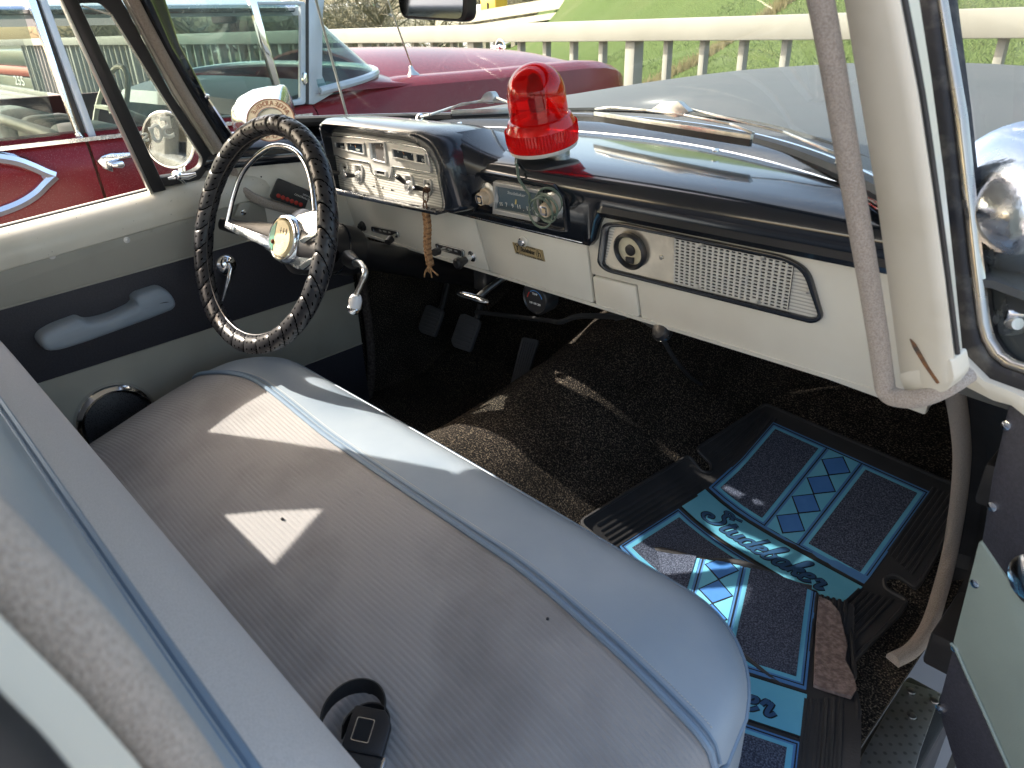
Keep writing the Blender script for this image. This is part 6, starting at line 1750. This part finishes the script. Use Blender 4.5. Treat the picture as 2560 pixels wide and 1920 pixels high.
# ---- floor mats
MATR = M('mat_rubber', (.032, .032, .034), .5, col2=(.045, .044, .045), ns=14, bump=.2, bs=250)
MBLU = M('mat_blue', (.07, .20, .44), .5, col2=(.085, .23, .48), ns=20); MCY = M('mat_cyan', (.12, .42, .60), .55, col2=(.155, .48, .65), ns=14)
MDI = M('mat_diamond', (.055, .19, .50), .5, col2=(.07, .22, .55), ns=25); MINS = M('mat_carpet_insert', (.022, .03, .055), .95, col2=(.12, .145, .21), ns=420, lo=.42, hi=.66, bump=.7, bs=500)
MINK = M('mat_black_ink', (.008, .010, .014), .6); MSCR = M('mat_script_blue', (.03, .085, .19), .5); MBACK = M('mat_fibre_back', (.15, .11, .10), .95, col2=(.27, .21, .19), ns=120, bump=1, bs=300)
LETT = {'S': [[(.62, .95), (.50, 1.10), (.30, 1.05), (.34, .82), (.55, .62), (.58, .30), (.40, .02), (.10, -.02), (-.12, .16), (-.10, .42), (.06, .50), (.14, .36), (.02, .26)], [(.30, 1.05), (.12, 1.2), (.26, 1.32), (.55, 1.22), (.85, 1.30)]],
        't': [[(.16, .92), (.08, .30), (.14, .02), (.32, .06), (.42, .22)], [(-.04, .64), (.34, .66)]],
        'u': [[(.02, .58), (.0, .18), (.10, .0), (.26, .10), (.36, .58)], [(.36, .58), (.34, .14), (.46, .02), (.58, .20)]],
        'd': [[(.36, .46), (.20, .58), (.02, .40), (.02, .12), (.16, .0), (.32, .14), (.42, .60), (.52, 1.15)], [(.38, .4), (.36, .10), (.48, .02), (.58, .18)]],
        'e': [[(.04, .30), (.26, .38), (.28, .54), (.14, .60), (.02, .38), (.06, .08), (.24, .0), (.44, .20)]],
        'b': [[(.02, .3), (.18, .80), (.26, 1.18), (.16, 1.22), (.08, .8), (.04, .2), (.14, .0), (.30, .08), (.34, .40), (.24, .52), (.36, .46), (.52, .50)]],
        'a': [[(.36, .46), (.20, .58), (.02, .40), (.02, .12), (.14, .0), (.30, .16), (.38, .58)], [(.38, .56), (.36, .12), (.46, .02), (.58, .2)]],
        'k': [[(.02, .2), (.18, .80), (.24, 1.18), (.14, 1.2), (.08, .8), (.04, .0)], [(.08, .30), (.26, .58), (.38, .52), (.30, .36), (.12, .30), (.28, .22), (.36, .02), (.52, .14)]],
        'r': [[(.02, .36), (.12, .62), (.18, .50), (.30, .54), (.28, .12), (.38, .0), (.52, .2)]]}
ADV = {'S': .78, 't': .40, 'u': .56, 'd': .56, 'e': .44, 'b': .52, 'a': .56, 'k': .52, 'r': .5}
def script_strokes(word):
    x = 0; out = []
    for ch in word:
        for st in LETT[ch]: out.append([(x + a + .22 * b, b) for a, b in st])
        x += ADV[ch]
    return out, x
SUB = .035
class MatB:
    """prints flat pieces onto a mat whose shape F(u,v,h) gives points in the car"""
    def __init__(s, F, root): s.F = F; s.root = root
    def patch(s, poly, h0, h1, nm, mat, par=None, clip=None):
        bm = bmesh.new()
        vs = [bm.verts.new((a, b, 0)) for a, b in poly]; f = bm.faces.new(vs)
        us = [a for a, b in poly]; vv = [b for a, b in poly]
        for lo, hi, ax in ((min(us), max(us), 0), (min(vv), max(vv), 1)):
            k = math.ceil(lo / SUB)
            while k * SUB < hi:
                co = V((0, 0, 0)); co[ax] = k * SUB; no = V((0, 0, 0)); no[ax] = 1
                bmesh.ops.bisect_plane(bm, geom=bm.verts[:] + bm.edges[:] + bm.faces[:], plane_co=co, plane_no=no, dist=1e-6)
                k += 1
        if clip: bmesh.ops.bisect_plane(bm, geom=bm.verts[:] + bm.edges[:] + bm.faces[:], plane_co=V((*clip[0], 0)), plane_no=V((*clip[1], 0)), clear_outer=True)
        bm.verts.index_update()
        top = [v.co.copy() for v in bm.verts]; fs = [[v.index for v in f.verts] for f in bm.faces]
        bd = [(e.verts[0].index, e.verts[1].index) for e in bm.edges if len(e.link_faces) == 1]
        bm.free(); n = len(top)
        if not fs: return None
        g = G(); g.add([s.F(p.x, p.y, h1) for p in top] + [s.F(p.x, p.y, h0) for p in top],
                       [tuple(f) for f in fs] + [tuple(i + n for i in reversed(f)) for f in fs] + [(a, b, b + n, a + n) for a, b in bd])
        return g.build(nm, mat, par or s.root, ang=50)
    def line(s, a, b, w, h, hh, nm, mat, par=None):
        a, b = V((*a, 0)), V((*b, 0)); t = (b - a).normalized(); q = V((-t.y, t.x, 0)) * w / 2
        return s.patch([(a + q).to_2d().to_tuple(), (b + q).to_2d().to_tuple(), (b - q).to_2d().to_tuple(), (a - q).to_2d().to_tuple()], h, hh, nm, mat, par)
    def rectline(s, x0, y0, x1, y1, w, h, hh, nm, mat, par=None):
        for a, b in (((x0 - w / 2, y0), (x1 + w / 2, y0)), ((x1, y0 + w / 2), (x1, y1 - w / 2)), ((x1 + w / 2, y1), (x0 - w / 2, y1)), ((x0, y1 - w / 2), (x0, y0 + w / 2))): s.line(a, b, w, h, hh, nm, mat, par)
    def stroke(s, pts, w, h, nm, mat, par):
        g = G(); P = catmull([V((a, b, 0)) for a, b in pts], 5)
        rows = []
        for i, p in enumerate(P):
            t = (P[min(i + 1, len(P) - 1)] - P[max(i - 1, 0)]).normalized(); q = V((-t.y, t.x, 0))
            ww = w * (.75 + .45 * abs(t.y))
            rows.append([s.F(p.x - q.x * ww / 2, p.y - q.y * ww / 2, h - .0006), s.F(p.x - q.x * ww / 2, p.y - q.y * ww / 2, h), s.F(p.x + q.x * ww / 2, p.y + q.y * ww / 2, h), s.F(p.x + q.x * ww / 2, p.y + q.y * ww / 2, h - .0006)])
        return g.grid(rows).build(nm, mat, par)
HW, ML = .245, .64                              # half width, length
def mat_outline():
    P = [(-HW + .015, 0), (HW, 0), (HW + .012, .24)]
    P += [(HW + .01, .255), (HW - .030, .25), (HW - .042, .268), (HW - .030, .288), (HW + .012, .286)]
    P += [(HW + .016, .33), (HW + .012, ML), (-HW - .012, ML), (-HW - .016, .33), (-HW - .012, .286), (-HW + .030, .288), (-HW + .042, .268), (-HW + .030, .25), (-HW - .01, .255), (-HW - .012, .24)]
    return [p.to_2d().to_tuple() for p in rnd([V((a, b, 0)) for a, b in P], .012, 3)]
def floor_mat(F, label, word_clip=None):
    o0 = F(0, .4, 0)
    root = empty('floor_mat', tuple(o0), label, 'floor mat', 'printed rubber floor mats'); mb = MatB(F, root)
    body = mb.patch(mat_outline(), -.002, .004, 'rubber_base', MATR)
    g = G()
    ribs = []
    for sg in (-1, 1):
        for k in range(6):
            u = sg * (HW - .012 - .0105 * k)
            for v0, v1 in ((.03, .235 - .004 * k), (.305 + .004 * k, ML - .03)):
                if abs(u) < HW - .03 or True:
                    g = G(); n = 14
                    rows = [[F(u + dx, lerp(v0, v1, i / n), h) for dx, h in ((-.0036, .004), (-.002, .0068), (.002, .0068), (.0036, .004))] for i in range(n + 1)]
                    ribs.append(G().grid(rows).build('rib', MATR, root))
    ol = [V((a, b, 0)) for a, b in mat_outline()]
    g = G().tube([F(p.x * .985, lerp(p.y, .32, .012), .005) for p in ol], .004, 6, closed=True); g.build('raised_rim', MATR, root)
    # printed field: upper block, banner, lower block
    W_ = .180
    def block(v0, v1, nm):
        b = mb.patch([(-W_, v0), (W_, v0), (W_, v1), (-W_, v1)], .004, .0062, nm, MBLU)
        return b
    up = block(.045, .305, 'print_field')
    def insert(x0, x1, v0, v1):
        mb.patch([(x0, v0), (x1, v0), (x1, v1), (x0, v1)], .0062, .0070, 'cyan_border', MCY, up)
        mb.patch([(x0 + .008, v0 + .008), (x1 - .008, v0 + .008), (x1 - .008, v1 - .008), (x0 + .008, v1 - .008)], .0070, .0088, 'carpet_insert', MINS, up)
    insert(-W_ + .010, -.046, .055, .293); insert(.046, W_ - .010, .055, .293)
    mb.rectline(-W_ + .005, .050, W_ - .005, .2985, .0022, .0062, .0067, 'ink_line', MINK, up)
    mb.patch([(-.034, .052), (.034, .052), (.034, .298), (-.034, .298)], .0062, .0070, 'diamond_strip', MCY, up)
    for sx in (-.040, .040): mb.line((sx, .052), (sx, .298), .0026, .0062, .0068, 'ink_line', MINK, up)
    for k in range(4):
        c = .085 + .0595 * k
        mb.patch([(0, c - .0312), (.034, c), (0, c + .0312), (-.034, c)], .0070, .0074, 'diamond_edge', MINK, up)
        mb.patch([(0, c - .0272), (.0305, c), (0, c + .0272), (-.0305, c)], .0074, .0079, 'diamond', MDI, up)
    ban = mb.patch([(-W_ - .002, .316), (W_ + .002, .316), (W_ + .002, .402), (-W_ - .002, .402)], .004, .0066, 'banner', MCY)
    for vv in (.314, .404): mb.line((-W_, vv), (W_, vv), .003, .004, .0062, 'ink_line', MINK, ban)
    strokes, L = script_strokes('Studebaker'); k = .27 / L
    for wd, mt, nm, hh in ((.0100, MINK, 'script_outline', .0073), (.0058, MSCR, 'script', .0079)):
        for s in strokes: mb.stroke([(-.135 + a * k, .385 - b * .047) for a, b in s], wd, hh, nm, mt, ban)
    lo = block(.414, .60, 'print_field')
    mb.patch([(-W_ + .010, .424), (W_ - .010, .424), (W_ - .010, .59), (-W_ + .010, .59)], .0062, .0070, 'cyan_border', MCY, lo)
    mb.patch([(-W_ + .019, .433), (W_ - .019, .433), (W_ - .019, .581), (-W_ + .019, .581)], .0070, .0088, 'carpet_insert', MINS, lo)
    mb.rectline(-W_ + .005, .419, W_ - .005, .595, .0022, .0062, .0067, 'ink_line', MINK, lo)
    return root
pB = V((.286, .576, .57)); pC = V((.622, .552, .57))
mu_ = (pC - pB); MWID = mu_.length; mu_.normalize(); mv_ = V((mu_.y, -mu_.x, 0))
SCM = MWID / .355
mo = (pB + pC) / 2
def F1(u, v, h):
    dv = (v - .305) * SCM
    if dv < 0: dv *= .90                              # the toe board climbs, so the plan is shorter there
    p = mo + mu_ * (u * SCM) + mv_ * dv
    return V((p.x, p.y, floor_z(p.x, p.y) + .018 + h))
floor_mat(F1, 'blue printed rubber floor mat lying flat in the passenger footwell')
# second mat, shoved back on top of the first and buckled
d2u = V((.929, .369, 0)).normalized(); d2v = V((d2u.y, -d2u.x, 0)); SC2 = .90
def F2(u, v, h):
    vv = v; drop = 0
    if v < .062: vv = .062 + (.062 - v) * .25; drop = (.062 - v) * .9        # far edge tucked under
    p = V((.543, .219, 0)) + d2u * ((u - .046) * SC2) + d2v * ((vv - .293) * SC2)
    z = .586 + .016 * math.exp(-((v - .07) / .05) ** 2) + .010 * math.sin(u * 16 + 1) * math.exp(-((v - .1) / .12) ** 2)
    z += .035 * sstep(.19, .27, u) * math.exp(-((v - .42) / .13) ** 2) - .012 * sstep(.4, .62, v)
    return V((p.x, p.y, max(.574, z - min(drop, .03)) + h))
m2 = floor_mat(F2, 'blue printed rubber floor mat buckled on top of the flat one')
fold = [F2(u, .058 + .004 * math.sin(u * 40), .004) for u in [-.25 + .02 * k for k in range(22)]]
G().tube([p + V((0, 0, .002)) for p in fold], .0075, 8).build('folded_edge', MATR, m2)
fold = [F2(u, .052 + .003 * math.sin(u * 30), .0) + V((0, 0, .0)) for u in [.03 + .02 * k for k in range(8)]]
G().tube([p + V((.006, .012, .004)) for p in fold], .006, 8).build('folded_edge', MATR, m2)
mb = MatB(F2, m2)
rag = [(.184, .085), (.205, .088), (.222, .105), (.232, .14), (.240, .18), (.236, .22), (.250, .26), (.254, .29), (.246, .315), (.22, .305), (.190, .298)]
mb.patch(rag, .008, .014, 'fibre_back', MBACK)
